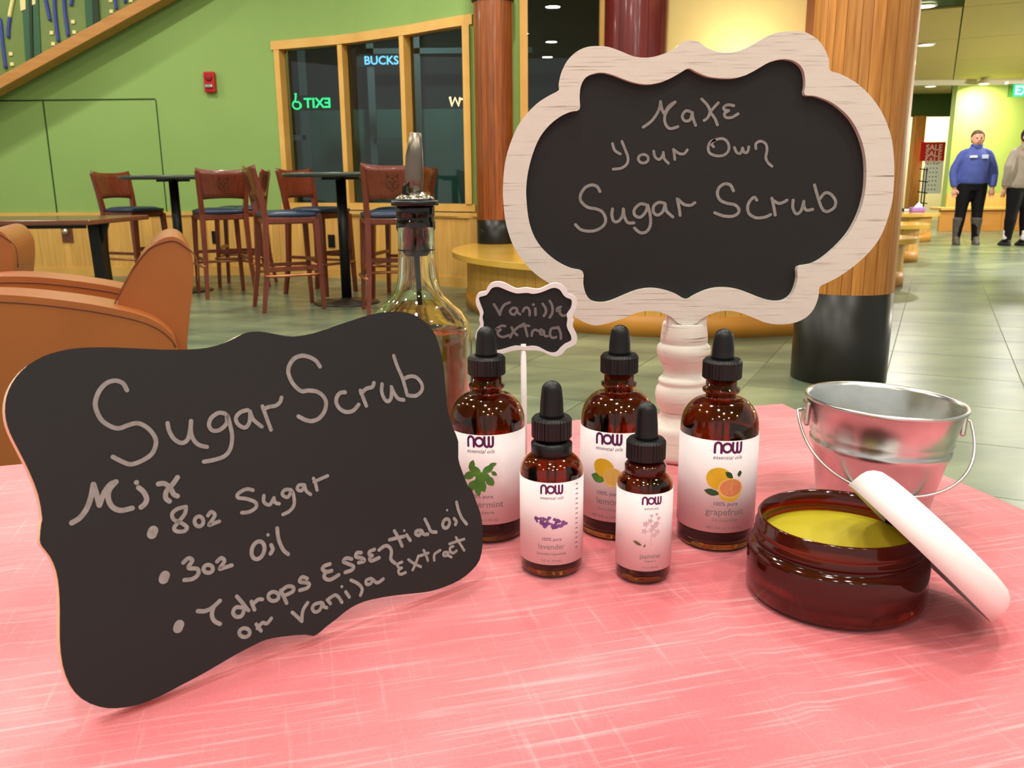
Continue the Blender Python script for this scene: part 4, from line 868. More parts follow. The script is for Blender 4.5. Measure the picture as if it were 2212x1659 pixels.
strokes(bd, 'chalk_word', [[(555, 560), (520, 510), (460, 478), (400, 468), (340, 490), (300, 540), (285, 600), (305, 670), (345, 730), (400, 770), (460, 765), (530, 775), (585, 815), (608, 870), (595, 940), (550, 1000), (490, 1025), (430, 1015), (372, 985)],
    [(770, 780), (730, 785), (700, 820), (695, 870), (725, 920), (780, 948), (840, 935), (885, 885)], [(900, 765), (925, 830), (950, 895)], [(905, 790), (950, 750), (1000, 735), (1015, 700)],
    [(1085, 710), (1080, 770), (1100, 830), (1130, 858), (1160, 830), (1167, 745)], [(1165, 735), (1190, 790), (1225, 835), (1270, 845)], [(1185, 470), (1215, 560), (1255, 650), (1280, 730), (1300, 805)], [(1262, 670), (1320, 645), (1380, 655), (1425, 715), (1420, 770), (1370, 810), (1300, 805)]], c3, bproj, bf, .0023)
strokes(bd, 'chalk_word', [[(490, 1515), (545, 1480), (590, 1420), (620, 1340), (637, 1252)], [(637, 1252), (655, 1310), (677, 1395)], [(677, 1395), (710, 1310), (750, 1255), (790, 1235)], [(785, 1240), (745, 1290), (738, 1350), (765, 1405), (820, 1430), (900, 1415)], D(930, 1240, .0024),
    [(945, 1275), (980, 1305), (1000, 1350), (988, 1385), (962, 1408)], [(1080, 1250), (1120, 1247), (1160, 1275), (1185, 1320), (1210, 1332)], [(1210, 1205), (1175, 1255), (1135, 1300), (1130, 1345), (1155, 1368)]], c1, bproj, bf, .0024)
for cc, x, y in ((c1, 1040, 1580), (c2, 1120, 370), (c2, 1218, 705)): strokes(bd, 'chalk_dot', [{'p': [(x - 4, y + 12), (x, y), (x + 5, y - 12)], 'w': .0046}], cc, bproj, bf, .0045)
strokes(bd, 'chalk_word', [[(1268, 1405), (1210, 1420), (1175, 1452), (1185, 1492), (1235, 1515), (1275, 1545), (1255, 1572), (1205, 1572), (1188, 1548), (1225, 1500), (1262, 1450), (1268, 1405)], ell(1357, 1505, 30, 34, 12) + [(1387, 1505)], [(1418, 1465), (1440, 1440), (1465, 1460), (1445, 1500), (1425, 1530), (1460, 1518), (1495, 1505)]], c1, bproj, bf, .0019)
strokes(bd, 'chalk_word', [[(1725, 1292), (1680, 1285), (1625, 1315), (1625, 1343), (1685, 1352), (1742, 1375), (1745, 1410), (1700, 1440), (1650, 1446)], [(1800, 1330), (1800, 1372), (1838, 1392), (1868, 1345)], [(1868, 1345), (1875, 1375), (1903, 1385)], [(1985, 1290), (1942, 1290), (1925, 1322), (1962, 1340), (1993, 1300), (2007, 1380), (1980, 1430), (1930, 1458)]], c1, bproj, bf, .0019).data
strokes(bd, 'chalk_word', [[(420, 187), (378, 190), (362, 222), (395, 238), (422, 205)], [(424, 190), (438, 238), (475, 268)], [(500, 132), (518, 180), (530, 232)], [(505, 162), (550, 140), (620, 110)]], c4, bproj, bf, .0019)
strokes(bd, 'chalk_word', [[(1250, 270), (1285, 240), (1312, 255), (1285, 305), (1345, 312), (1352, 348), (1315, 380), (1258, 388)], ell(1420, 312, 32, 27, 12) + [(1452, 312)], [(1480, 262), (1508, 238), (1530, 258), (1505, 300), (1500, 312), (1540, 300), (1580, 288)]], c2, bproj, bf, .0020)
strokes(bd, 'chalk_word', [ell(1760, 185, 42, 62, 16, .3) + [ell(1760, 185, 42, 62, 16, .3)[0]], D(1828, 80, .0018), [(1850, 150), (1860, 180), (1845, 208)], [(1890, 35), (1900, 110), (1930, 180), (1965, 212)]], c2, bproj, bf, .0021)
strokes(bd, 'chalk_word', [[(1350, 600), (1400, 600), (1450, 575), (1500, 530)], [(1460, 565), (1445, 620), (1460, 665), (1500, 688)]], c2, bproj, bf, .0021)
strokes(bd, 'chalk_word', [[(1665, 578), (1610, 575), (1590, 610), (1610, 638), (1650, 630), (1672, 570)], [(1615, 500), (1650, 540), (1680, 580), (1695, 595)], [(1715, 535), (1725, 565), (1735, 590)], [(1720, 555), (1760, 522), (1788, 520)], ell(1865, 500, 36, 31, 12) + [(1901, 500)],
    [(1915, 460), (1935, 500), (1955, 545)], [(1918, 462), (1960, 432), (2000, 438), (1995, 468), (1938, 495)], [(2095, 378), (2060, 368), (2045, 400), (2105, 410), (2098, 440), (2045, 458)]], c2, bproj, bf, .0020)
strokes(bd, 'chalk_word', [[(640, 862), (592, 880), (578, 908), (612, 928), (655, 920)], [(612, 928), (592, 955), (600, 985), (645, 995), (715, 955)], [(825, 820), (780, 812), (755, 842), (800, 862), (840, 882), (828, 912), (770, 933)], [(905, 765), (870, 767), (862, 800), (915, 812), (933, 836), (885, 850)],
    [(1020, 738), (980, 755), (975, 780), (1002, 790)], [(1002, 790), (980, 812), (995, 835), (1060, 808)], [(1060, 742), (1110, 707), (1150, 720), (1165, 760), (1160, 820), (1195, 855)], [(1190, 580), (1225, 640), (1255, 708)], [(1148, 655), (1210, 640), (1270, 627)], D(1275, 578, .0016), [(1295, 615), (1325, 660)],
    [(1415, 575), (1380, 580), (1372, 605), (1400, 618), (1425, 585)], [(1425, 580), (1440, 608), (1475, 608)], [(1450, 480), (1480, 540), (1502, 583), (1545, 590)]], c4, bproj, bf, .0021)
strokes(bd, 'chalk_word', [ell(1632, 517, 28, 40, 12, .3) + [ell(1632, 517, 28, 40, 12, .3)[0]], D(1640, 403, .0016), [(1700, 475), (1718, 500), (1710, 525)], [(1720, 335), (1735, 400), (1765, 470), (1805, 520)]], c4, bproj, bf, .0021)
strokes(bd, 'chalk_word', [ell(1668, 747, 36, 30, 12) + [(1704, 747)], [(1748, 690), (1780, 735)], [(1755, 718), (1790, 680), (1820, 685), (1850, 650)]], c2, bproj, bf, .0019)
strokes(bd, 'chalk_word', [[(320, 1275), (360, 1310), (400, 1350)], [(400, 1350), (410, 1260), (450, 1192)], [(565, 1190), (512, 1205), (490, 1240), (512, 1270), (552, 1255), (578, 1200)], [(578, 1195), (590, 1225), (612, 1235)], [(618, 1168), (645, 1200)], [(630, 1160), (680, 1128), (712, 1142), (742, 1188)], D(742, 1055, .0017), [(775, 1100), (805, 1143)],
    [(820, 1000), (880, 1030), (915, 1075), (900, 1128)], [(990, 985), (950, 1000), (952, 1033), (985, 1030), (1008, 995)], [(1008, 995), (1045, 1022), (1095, 990)]], c4, bproj, bf, .0019)
strokes(bd, 'chalk_word', [[(1255, 845), (1215, 867), (1232, 895), (1252, 895)], [(1252, 895), (1225, 917), (1238, 950), (1285, 935)], [(1310, 825), (1360, 860), (1415, 885)], [(1395, 792), (1370, 860), (1345, 912)], [(1440, 745), (1460, 790), (1475, 833)], [(1398, 795), (1440, 782), (1480, 768)], [(1530, 830), (1532, 780), (1580, 745)],
    [(1635, 760), (1610, 767), (1612, 792), (1642, 788)], [(1645, 765), (1652, 790), (1675, 803)], [(1692, 712), (1667, 722), (1667, 755), (1692, 768), (1720, 750)], [(1660, 690), (1720, 670), (1785, 650)], [(1715, 635), (1750, 690), (1785, 745)]], c4, bproj, bf, .0017)

# ---- big framed sign on its pedestal
PC = Vector((.1475, .722, TZ)); YP = .708
OUTS = [(1086.6, 402.6), (1088.5, 370), (1094, 337.5), (1103, 308), (1117, 275), (1136, 248), (1160, 223.6), (1185, 207), (1208, 194), (1209, 177.5), (1214.6, 153), (1225.5, 131), (1244.4, 112.4), (1266, 102), (1290.5, 99.4), (1315, 101.5), (1342, 111), (1366.5, 121), (1391, 124.6), (1415, 122), (1439.7, 113.7), (1458.7, 104), (1472, 92), (1491, 86.6), (1510, 90.7), (1526.5, 103), (1548, 111), (1572.6, 113.7), (1597, 109.7), (1624, 97.5), (1660, 77), (1687.5, 69), (1714.6, 67.6), (1736, 68.4), (1752.6, 75.8), (1769, 88), (1782, 107), (1790.6, 128.7), (1792.7, 151.7), (1812, 158.5), (1839, 172), (1861, 188), (1882.8, 210), (1901.8, 237), (1915, 264), (1924.8, 294), (1930, 326.6), (1932, 362), (1931, 397), (1927.5, 435), (1916, 478), (1900, 515), (1876, 546.4), (1847, 573), (1813.4, 597), (1789, 610), (1771, 620), (1767.6, 643), (1758, 667), (1743.5, 684), (1724, 694.7), (1702.5, 700), (1678.4, 700.7), (1654, 697), (1630, 687.5), (1606, 678), (1582, 672), (1558, 672), (1534, 679), (1514, 690), (1503, 699), (1484, 703), (1466, 699), (1456, 690), (1445, 682), (1423.4, 674), (1396, 672), (1369, 678), (1342, 689), (1315, 698), (1288, 703), (1266, 698), (1250, 690), (1237.6, 682), (1224, 665), (1212, 645), (1208, 622), (1185, 611), (1157.6, 592.6), (1133, 568), (1114, 541), (1100.7, 511), (1091, 473), (1086.6, 427)]
INN = [(1137, 402.6), (1141, 370), (1151, 332), (1166, 297), (1187.5, 269.7), (1212, 250.7), (1233.6, 241), (1252, 236), (1252, 210), (1255, 185.6), (1266, 166.6), (1285, 158.5), (1304, 157), (1326, 162.6), (1350, 172), (1374.6, 179.6), (1399, 182.4), (1426, 178), (1450.6, 168), (1472, 155.8), (1488.5, 147.6), (1507.5, 157), (1532, 166), (1561.8, 169.3), (1591.6, 168), (1618.7, 158.5), (1638.7, 147.6), (1660, 135.4), (1682, 128.7), (1701, 128), (1720, 134), (1733.6, 147.6), (1739, 166.6), (1739.6, 185.6), (1738.5, 204.6), (1760.7, 207.3), (1790.6, 218), (1815, 234.4), (1836.7, 256), (1853, 283), (1865, 315.8), (1870.6, 348), (1871.4, 381), (1868.7, 416), (1860, 450.7), (1847, 481), (1830, 508), (1806, 534), (1777, 558.5), (1753, 570.5), (1724, 577), (1723, 599.5), (1717, 623.6), (1707, 640.5), (1690.5, 650), (1668.8, 650.6), (1644.6, 644), (1620.5, 634.4), (1596.4, 626), (1572, 622), (1548, 622.4), (1524, 628), (1500, 639), (1483, 647.4), (1461.4, 636), (1434, 626.5), (1404.5, 623), (1374.6, 628), (1347.5, 638.7), (1320, 650), (1298.7, 654), (1277, 649.5), (1265, 633), (1260, 611.6), (1259, 587), (1233.6, 580), (1206.5, 566.8), (1182, 547.8), (1163, 526), (1149.5, 500), (1141, 468), (1137, 427)]
sg = thing('framed_sign_on_pedestal', PC, 0, 'white framed oval chalk sign on a turned white pedestal', 'sign')
sproj = lambda x, y: (lambda q: (q.x, q.z))(onY(x, y, YP))
so = cr([sproj(x, y) for x, y in OUTS], 3, True); si = cr([sproj(x, y) for x, y in INN], 3, True)
MB().prism([so, list(reversed(si))], lambda u, v, t: Vector((u, YP + t, v)), 0, .014).build('frame', WHITED, sg, bevel=.0012)
MB().prism([[(u * 1.0, v) for u, v in si]], lambda u, v, t: Vector((u + (u - .17) * .01, YP + t, v + (v - 1.06) * .01)), .006, .0135).build('chalk_panel', CHALK, sg)
d1 = lambda x, y: (1060 + x / 3.687, 50 + y / 3.687); d2 = lambda x, y: (1400 + x / 3.687, 50 + y / 3.687); d3 = lambda x, y: (1060 + x / 3.687, 400 + y / 3.687)
sp2 = lambda x, y: (lambda q: (q.x, q.z))(onY(x, y, YP + .0057)); sf = lambda u, v, d=0: Vector((u, YP + .0057 - d, v))
strokes(sg, 'chalk_word', [[(1215, 828), (1280, 780), (1330, 710), (1350, 650), (1352, 625)], [(1352, 625), (1365, 690), (1382, 722)], [(1382, 722), (1420, 660), (1468, 628)], [(1468, 628), (1410, 690), (1385, 750), (1395, 810), (1430, 840), (1490, 825)],
    [(1590, 705), (1552, 700), (1525, 740), (1545, 778), (1588, 770), (1605, 712)], [(1605, 712), (1612, 760), (1632, 813)], [(1680, 605), (1725, 652), (1745, 700), (1730, 750), (1700, 775)], [(1812, 635), (1770, 680), (1745, 712)], [(1748, 710), (1785, 760), (1805, 810)],
    [(1935, 657), (1890, 650), (1857, 668), (1862, 690), (1895, 697)], [(1895, 697), (1862, 720), (1872, 750), (1920, 750), (1970, 722)]], d1, sp2, sf, .0023)
strokes(sg, 'chalk_word', [[(970, 960), (988, 1012), (1032, 1042)], [(1045, 942), (1070, 1005), (1093, 1070), (1085, 1120), (1040, 1155), (975, 1163)], ell(1215, 1080, 40, 34, 14) + [(1255, 1080)], [(1298, 1020), (1310, 1068), (1345, 1085), (1370, 1050), (1374, 1030)], [(1374, 1030), (1382, 1080), (1415, 1116)], [(1455, 1005), (1462, 1045), (1466, 1085)], [(1460, 1010), (1500, 1038), (1540, 1040), (1565, 1010)]], d1, sp2, sf, .0022)
strokes(sg, 'chalk_word', [[(1775, 985), (1760, 960), (1790, 930), (1850, 920), (1890, 955), (1895, 1010), (1860, 1050), (1800, 1057), (1745, 1035), (1732, 990), (1752, 945), (1800, 925)], [(1940, 990), (1960, 1030), (1990, 1035), (2005, 995)], [(2005, 995), (2020, 1030), (2045, 1025), (2055, 985)], [(2112, 1000), (2112, 960), (2150, 940), (2190, 962), (2200, 1010), (2190, 1070), (2208, 1112), (2240, 1140)]], d1, sp2, sf, .0022)
strokes(sg, 'chalk_word', [[(870, 1340), (845, 1300), (800, 1290), (750, 1312), (715, 1370), (720, 1420), (770, 1465), (840, 1480), (890, 1505), (915, 1560), (900, 1610), (850, 1645), (790, 1657), (720, 1645), (675, 1605)]] + [[(x, y + 1290.5) for x, y in l] for l in (
    [(970, 190), (965, 240), (982, 288), (1020, 285), (1050, 240), (1056, 190)], [(1056, 190), (1065, 250), (1092, 298), (1140, 300)], [(1235, 155), (1190, 150), (1145, 192), (1147, 238), (1190, 255), (1232, 215), (1250, 160)], [(1250, 160), (1270, 240), (1270, 320), (1240, 370), (1190, 378), (1145, 342)],
    [(1385, 145), (1340, 137), (1300, 165), (1297, 215), (1330, 238), (1370, 210), (1390, 150)], [(1390, 150), (1400, 205), (1450, 253)], [(1485, 110), (1500, 180), (1508, 240)], [(1495, 115), (1540, 153), (1590, 160), (1625, 140)])], d1, sp2, sf, .0025)
strokes(sg, 'chalk_word', [[(680, 1335), (655, 1290), (610, 1280), (565, 1310), (552, 1360), (575, 1410), (630, 1435), (690, 1447), (722, 1480), (715, 1515), (670, 1538), (600, 1535), (530, 1510)], [(865, 1410), (845, 1387), (808, 1420), (792, 1470), (807, 1520), (860, 1550), (930, 1545), (975, 1525)], [(985, 1395), (1000, 1460), (1012, 1528)], [(990, 1410), (1040, 1435), (1080, 1425), (1105, 1410)],
    [(1155, 1410), (1152, 1470), (1178, 1518), (1215, 1498), (1237, 1430)], [(1240, 1420), (1242, 1460), (1262, 1490), (1310, 1483)], [(1325, 1290), (1350, 1380), (1375, 1455), (1395, 1490)], [(1365, 1402), (1410, 1352), (1460, 1367), (1493, 1420), (1480, 1470), (1430, 1500), (1395, 1492)]], d2, sp2, sf, .0025)
pp = [(.0275, 0), (.0285, .003), (.0280, .008), (.0262, .016), (.0258, .024), (.0250, .0275), (.0235, .029), (.0205, .033), (.0190, .0365), (.0180, .0395), (.0195, .043), (.0222, .049), (.0232, .0555), (.0222, .0615), (.0205, .064), (.0200, .0655), (.0207, .067), (.0207, .069), (.0190, .0705), (.0170, .0725), (.0160, .0755), (.0170, .079), (.0200, .085), (.0222, .0905), (.0228, .0945), (.0220, .0985), (.0200, .1005), (.0195, .1015), (.0200, .1025), (.0197, .108), (.0185, .117), (.0178, .1185), (.0150, .1185), (.0140, .112), (.001, .110)]
MB().lathe(pp, 64, PC).build('pedestal', WHITED, sg)
MB().box((-.016, -.012, .109), (.016, .002, .13), Matrix.Translation(PC)).build('slot_tongue', WHITED, sg)
# square card under the pedestal foot
pc1 = onz(1468, 1036, TZ)

# ---- small vanilla sign
YV = .612
V = lambda x, y: (1010 + x / 8.508, 590 + y / 8.508)
VO = [(150, 520), (165, 420), (230, 350), (335, 330), (370, 260), (440, 180), (560, 153), (680, 175), (800, 240), (900, 282), (1000, 272), (1100, 265), (1220, 285), (1330, 285), (1440, 235), (1540, 190), (1650, 180), (1760, 225), (1830, 310), (1850, 375), (1930, 400), (2000, 460), (2010, 540), (1990, 640), (1940, 740), (1930, 790), (1955, 850), (1935, 920), (1940, 990), (1990, 1090), (2015, 1190), (1990, 1290), (1900, 1350), (1810, 1390), (1750, 1470), (1640, 1525), (1520, 1505), (1400, 1450), (1270, 1415), (1100, 1415), (950, 1405), (800, 1430), (650, 1475), (540, 1490), (450, 1470), (380, 1400), (330, 1320), (230, 1290), (150, 1210), (155, 1110), (200, 1020), (235, 940), (212, 860), (227, 780), (215, 700), (170, 610)]
VI = [(210, 470), (240, 430), (350, 400), (410, 320), (460, 265), (560, 250), (660, 285), (780, 335), (900, 370), (1000, 365), (1100, 360), (1200, 378), (1320, 360), (1430, 320), (1540, 275), (1620, 270), (1700, 310), (1760, 400), (1820, 450), (1900, 480), (1915, 550), (1890, 650), (1820, 750), (1835, 840), (1820, 960), (1850, 1050), (1900, 1150), (1900, 1240), (1800, 1290), (1710, 1360), (1640, 1440), (1560, 1460), (1450, 1430), (1300, 1350), (1180, 1335), (1050, 1345), (880, 1330), (700, 1380), (560, 1415), (470, 1400), (400, 1330), (340, 1270), (250, 1240), (215, 1180), (240, 1080), (290, 980), (295, 900), (275, 810), (295, 720), (260, 620)]
vproj = lambda x, y: (lambda q: (q.x, q.z))(onY(*V(x, y), YV)); stx = onY(1133, 900, YV)
vs_ = thing('small_stick_sign', (stx.x, YV, TZ), 0, 'small white edged chalk sign on a stick reading Vanilla Extract', 'sign')
vo = cr([vproj(*p) for p in VO], 2, True); vi = cr([vproj(*p) for p in VI], 2, True)
MB().prism([vo, list(reversed(vi))], lambda u, v, t: Vector((u, YV + t, v)), -.0012, .0030).build('rim', WHITER, vs_, bevel=.0008)
MB().prism([vi], lambda u, v, t: Vector((u, YV + t, v)), .0004, .0028).build('chalk_panel', CHALK, vs_)
ident = lambda x, y: (x, y); vf = lambda u, v, d=0: Vector((u, YV + .0002 - d, v))
GREYC = mat('grey_chalk', (120, 110, 110), .9)
strokes(vs_, 'chalk_word', [[(485, 575), (540, 660), (595, 765)], [(595, 765), (620, 670), (680, 580), (775, 540)], [(895, 645), (835, 640), (782, 690), (800, 745), (860, 760), (908, 695)], [(905, 655), (920, 720), (965, 757)], [(1015, 705), (1055, 640), (1110, 640), (1140, 700), (1140, 775)], D(1210, 580, .0022), [(1245, 650), (1250, 770)],
    [(1380, 565), (1430, 640), (1440, 720), (1400, 790)], [(1510, 510), (1555, 600), (1560, 720), (1510, 815)], [(1710, 620), (1650, 650), (1645, 695), (1700, 690)], [(1690, 640), (1690, 720), (1740, 780), (1800, 778)]], ident, vproj, vf, .0019, GREYC)
strokes(vs_, 'chalk_word', [[(690, 975), (620, 970), (525, 1035), (610, 1040)], [(610, 1040), (555, 1090), (580, 1150), (650, 1175), (760, 1140)], [(810, 1000), (850, 1080), (910, 1140)], [(785, 1180), (830, 1090), (920, 1000), (1040, 930)], [(1040, 930), (1070, 1040), (1100, 1160)], [(960, 985), (1050, 965), (1130, 970)], [(1180, 1150), (1190, 1080), (1240, 1040), (1300, 1060), (1360, 1035)],
    [(1360, 1035), (1330, 1100), (1370, 1130), (1400, 1065)], [(1400, 1060), (1420, 1150), (1475, 1160)], [(1620, 1010), (1540, 1025), (1515, 1120), (1555, 1188), (1625, 1178)], [(1560, 1010), (1640, 1005), (1690, 1035)], [(1665, 990), (1708, 1100), (1715, 1205)]], ident, vproj, vf, .0019, GREYC)
zt = vproj(1045, 1400)[1]
MB().tube([(stx.x, YV + .001, TZ + .006), (stx.x - .0005, YV + .001, zt + .004)], .0021, 12).build('stick', WHITER, vs_)
MB().lathe([(.001, 0), (.011, 0), (.012, .002), (.011, .006), (.004, .008), (.002, .011)], 28, (stx.x, YV + .001, TZ)).build('foot', WHITER, vs_)

# ---- dropper bottles
def logo(mb, fn, w, cx0, cy0, mi):
    k = w / 2.55; f = lambda u, v, d=0: fn(cx0 + (u - 1.22) * k, cy0 + v * k, d)
    for l in ([(0, 0), (0, .55), (.04, .8), (.2, .97), (.4, .97), (.56, .8), (.6, .55), (.6, 0)], [(1.66, .97), (1.66, .35), (1.74, .1), (1.9, .0), (2.05, .12), (2.08, .4), (2.08, .97)], [(2.08, .4), (2.12, .12), (2.27, 0), (2.42, .1), (2.48, .35), (2.48, .97)]): mb.ribbon(cr(l, 3), .235, f, mi)
    mb.ribbon(ell(1.13, .49, .40, .42, 24) + [(1.53, .49)], .235, f, mi)
def put(mb, fn, body, size, cx0, cy0, mi, **kw):
    vs, fs = text2d(body, size, **kw); mb.add([fn(cx0 + v[0], cy0 + v[1]) for v in vs], fs, mi)
def poly(mb, fn, pts, mi):    # convex outline cut in narrow slices so it follows the round label
    u0 = min(p[0] for p in pts); u1 = max(p[0] for p in pts); n = max(3, int((u1 - u0) / .0008)); cols = []; m_ = len(pts)
    for i in range(n + 1):
        u = u0 + (u1 - u0) * min(max(i / n, .003), .997); vv = []
        for k in range(m_):
            (a, b), (c_, d_) = pts[k], pts[(k + 1) % m_]
            if (a - u) * (c_ - u) <= 0 and abs(c_ - a) > 1e-12: vv.append(b + (d_ - b) * (u - a) / (c_ - a))
        cols.append((u, min(vv), max(vv)))
    vs = [fn(u, a) for u, a, b in cols] + [fn(u, b) for u, a, b in cols]
    mb.add(vs, [(i, i + 1, n + 2 + i, n + 1 + i) for i in range(n)], mi)
PM = [PURPLE, PURT, GREYT, YEL, YEL2, ORG, RIND, LEAF, LEAF2, LAV, OLIVE, PALEP, FOLD]
def bottle(kind, px, ybase, rot, label, name, art):
    if kind == 4: R, zl0, zl1, zsh, rn, zn, zc0, zc1, zt = .0253, .0135, .0755, .0785, .0098, .098, .1105, .1235, .1430
    elif kind == 2: R, zl0, zl1, zsh, rn, zn, zc0, zc1, zt = .0193, .0090, .0615, .0640, .0090, .0745, .0840, .0975, .1195
    else: R, zl0, zl1, zsh, rn, zn, zc0, zc1, zt = .0166, .0090, .0575, .0600, .0088, .0660, .0740, .0870, .1090
    f = onz(px, ybase, TZ); d_ = Vector((f.x, f.y, 0)).normalized(); c = f + d_ * R * .97; c.z = TZ
    t = thing('dropper_bottle', c, 0, label, 'bottle', 'amber dropper bottles of essential oil')
    H = zn - zsh; sh = [(R * math.cos(q * PI / 2 * .96 / 8) * (1) if 0 else rn + (R - rn) * math.cos(q * PI / 16), zsh + (H) * math.sin(q * PI / 16)) for q in range(9)]
    thr = [(rn, zn + .001), (rn, zn + .003), (rn + .0022, zn + .004), (rn + .0022, zn + .006), (rn + .0002, zn + .007)] if kind == 4 else [(rn, zn)]
    outp = [(R - .003, 0), (R - .001, .001), (R, .0035)] + [(R, zsh - .002)] + sh + thr + [(rn, zc0 + .004)]
    th = .0016; inn = [(rn - th, zc0 + .004)] + [(rn - th, zn)] + [(max(r - th, rn - th), z - th) for r, z in reversed(sh)] + [(R - th, .006), (R - .004, .004), (.0005, .004)]
    MB().shell([(.0005, 0)] + outp + inn, 56, c).build('glass_body', AMBER, t)
    lv = .058 if kind == 4 else .046 if kind == 2 else .040
    MB().lathe([(.0005, .0045), (R - .0045, .0048), (R - th - .0006, .008), (R - th - .0006, lv), (.0005, lv)], 48, c).build('oil', mat('dark_oil', (150, 84, 26), .1), t)
    if kind != 4: MB().lathe([(rn + .0018, zn - .002), (rn + .0036, zn - .0005), (rn + .0036, zc0 - .003), (rn + .0018, zc0 - .0015), (rn + .0005, zc0 - .001)], 40, c).build('collar_ring', AMBERJ if kind == 1 else BLACKC, t)
    # cap with fine ribs
    rc = .0127 if kind == 4 else .0123 if kind == 2 else .0118
    cp = MB(); n = 72; vs = []; fs = []
    prof = [(rc - .0012, zc0), (rc, zc0 + .001), (rc, zc1 - .0018), (rc - .0014, zc1), (.0075, zc1 + .0002)]
    for r, z in prof:
        for i in range(n): rr = r - (.0003 if i % 2 and abs(r - rc) < 1e-6 else 0); vs.append((c.x + rr * math.cos(2 * PI * i / n), c.y + rr * math.sin(2 * PI * i / n), c.z + z))
    for k in range(len(prof) - 1):
        for i in range(n): j = (i + 1) % n; fs.append((k * n + i, k * n + j, (k + 1) * n + j, (k + 1) * n + i))
    fs.append(tuple(range(n))); fs.append(tuple(4 * n + i for i in range(n))); cp.add(vs, fs, 0, False).build('cap', BLACKC, t)
    rb = .0072 if kind != 1 else .0068; rt_ = rb * .86
    MB().lathe([(rb + .0006, zc1), (rb, zc1 + .002), (rb * .96, zc1 + (zt - zc1) * .4), (rt_, zt - rt_ * .95)] + [(rt_ * math.cos(q * PI / 12), zt - rt_ * .95 + rt_ * .95 * math.sin(q * PI / 12)) for q in range(1, 6)] + [(.0003, zt)], 32, c).build('rubber_bulb', BLACKP, t)
    MB().shell([(.0032, zc0 + .002), (.0032, .02), (.0016, .012), (.0009, .012), (.0022, .02), (.0022, zc0 + .002)], 20, c).build('pipette', CLEAR, t)
    # label wrapped round the body
    vd = math.atan2(-d_.y, -d_.x) + rot; n = 40; a0_ = vd - math.radians(150); a1_ = vd + math.radians(150); rl = R + .00035
    lb = MB(); vs = []; fs = []
    for rr in (rl, R + .00002):
        for z in (zl0, zl1):
            for i in range(n + 1): a_ = a0_ + (a1_ - a0_) * i / n; vs.append((c.x + rr * math.cos(a_), c.y + rr * math.sin(a_), c.z + z))
    N = n + 1
    for i in range(n): fs += [(i, i + 1, N + i + 1, N + i), (2 * N + i, 3 * N + i, 3 * N + i + 1, 2 * N + i + 1), (N + i, N + i + 1, 3 * N + i + 1, 3 * N + i), (i, 2 * N + i, 2 * N + i + 1, i + 1)]
    lo = lb.add(vs, fs, 0, True).build('label', LABELW, t, label='white paper label reading ' + name, fix=False)
    hgt = zl1 - zl0
    def fl(lay): return lambda u, v, d=0: Vector((c.x + (rl + .00003 + lay * .00002 + d * .2) * math.cos(vd + u / rl), c.y + (rl + .00003 + lay * .00002 + d * .2) * math.sin(vd + u / rl), c.z + zl0 + hgt * v))
    # u in metres (to the right seen from outside), v in label-height fractions; print fns scale y
    def F(lay): g = fl(lay); return lambda u, v, d=0: g(u, v / hgt, d)
    pr = MB(); s = 2 * R / .0506
    logo(pr, F(1), .0172 * s, 0, hgt * .875, 0)
    put(pr, F(1), 'solutions' if kind == 1 else 'essential oils', .0037 * s, 0, hgt * .805, 1, shear=0 if kind == 1 else .35)
    for sx in (-1, 1): pr.ribbon([(sx * .0098 * s, hgt * .895), (sx * .0125 * s, hgt * .895)], .0001, F(1), 11)
    if kind != 1: put(pr, F(1), '100% pure', .0038 * s, 0, hgt * .30, 1)
    put(pr, F(1), name, .0064 * s, 0, hgt * (.195 if kind != 1 else .17), 2)
    sub = {'grapefruit': 'Citrus paradisi', 'lemon': 'Citrus limon', 'peppermint': 'Mentha piperita', 'lavender': 'Lavandula angustifolia', 'jasmine': 'fragrance'}[name]
    put(pr, F(1), sub, .0028 * s, 0, hgt * .125, 2); put(pr, F(1), {4: 'NET 4 fl. oz. (118 mL)', 2: '2 fl. oz. (59 mL)', 1: '1 fl. oz. (30 mL)'}[kind], .0026 * s, 0, hgt * .04, 2)
    art(pr, F, s, hgt)
    pr.build('label_print', PM, lo, fix=False)
    return t
def mm(pts, s, h0): return [(x * .001 * s, h0 + y * .001 * s) for x, y in pts]
def leaf(cx0, cy0, L, w, rot, n=14):
    pts = [(L * (i / n - .5), w * math.sin(PI * i / n) ** .8) for i in range(n + 1)] + [(L * (.5 - i / n), -w * math.sin(PI * i / n) ** .8) for i in range(1, n)]
    c_, s__ = math.cos(rot), math.sin(rot); return [(cx0 + x * c_ - y * s__, cy0 + x * s__ + y * c_) for x, y in pts]
def art_grape(pr, F, s, h):
    h0 = h * .54
    poly(pr, F(2), mm(leaf(-9, -6, 10, 2.3, -.15), s, h0), 7); poly(pr, F(2), mm(leaf(8.5, 6.5, 5, 1.5, 1.2), s, h0), 7)
    poly(pr, F(3), mm(ell(-5, 3.5, 8, 7.4), s, h0), 3); poly(pr, F(4), mm(leaf(1.5, 6, 6.5, 1.8, -.7), s, h0), 7)
    poly(pr, F(4), mm(ell(2.6, -5, 7.6, 7.0), s, h0), 3); poly(pr, F(5), mm(ell(2.8, -3, 8.2, 6.8), s, h0), 6); poly(pr, F(6), mm(ell(3.0, -2.8, 7.2, 5.8), s, h0), 5)
    for k in range(9): a = 2 * PI * k / 9; pr.ribbon(mm([(3, -2.8), (3 + 6.6 * math.cos(a), -2.8 + 5.3 * math.sin(a))], s, h0), .00018, F(7), 6)
    pr.ribbon([(-.021, h * .50), (-.008, h * .475)], .0007, F(1), 12)
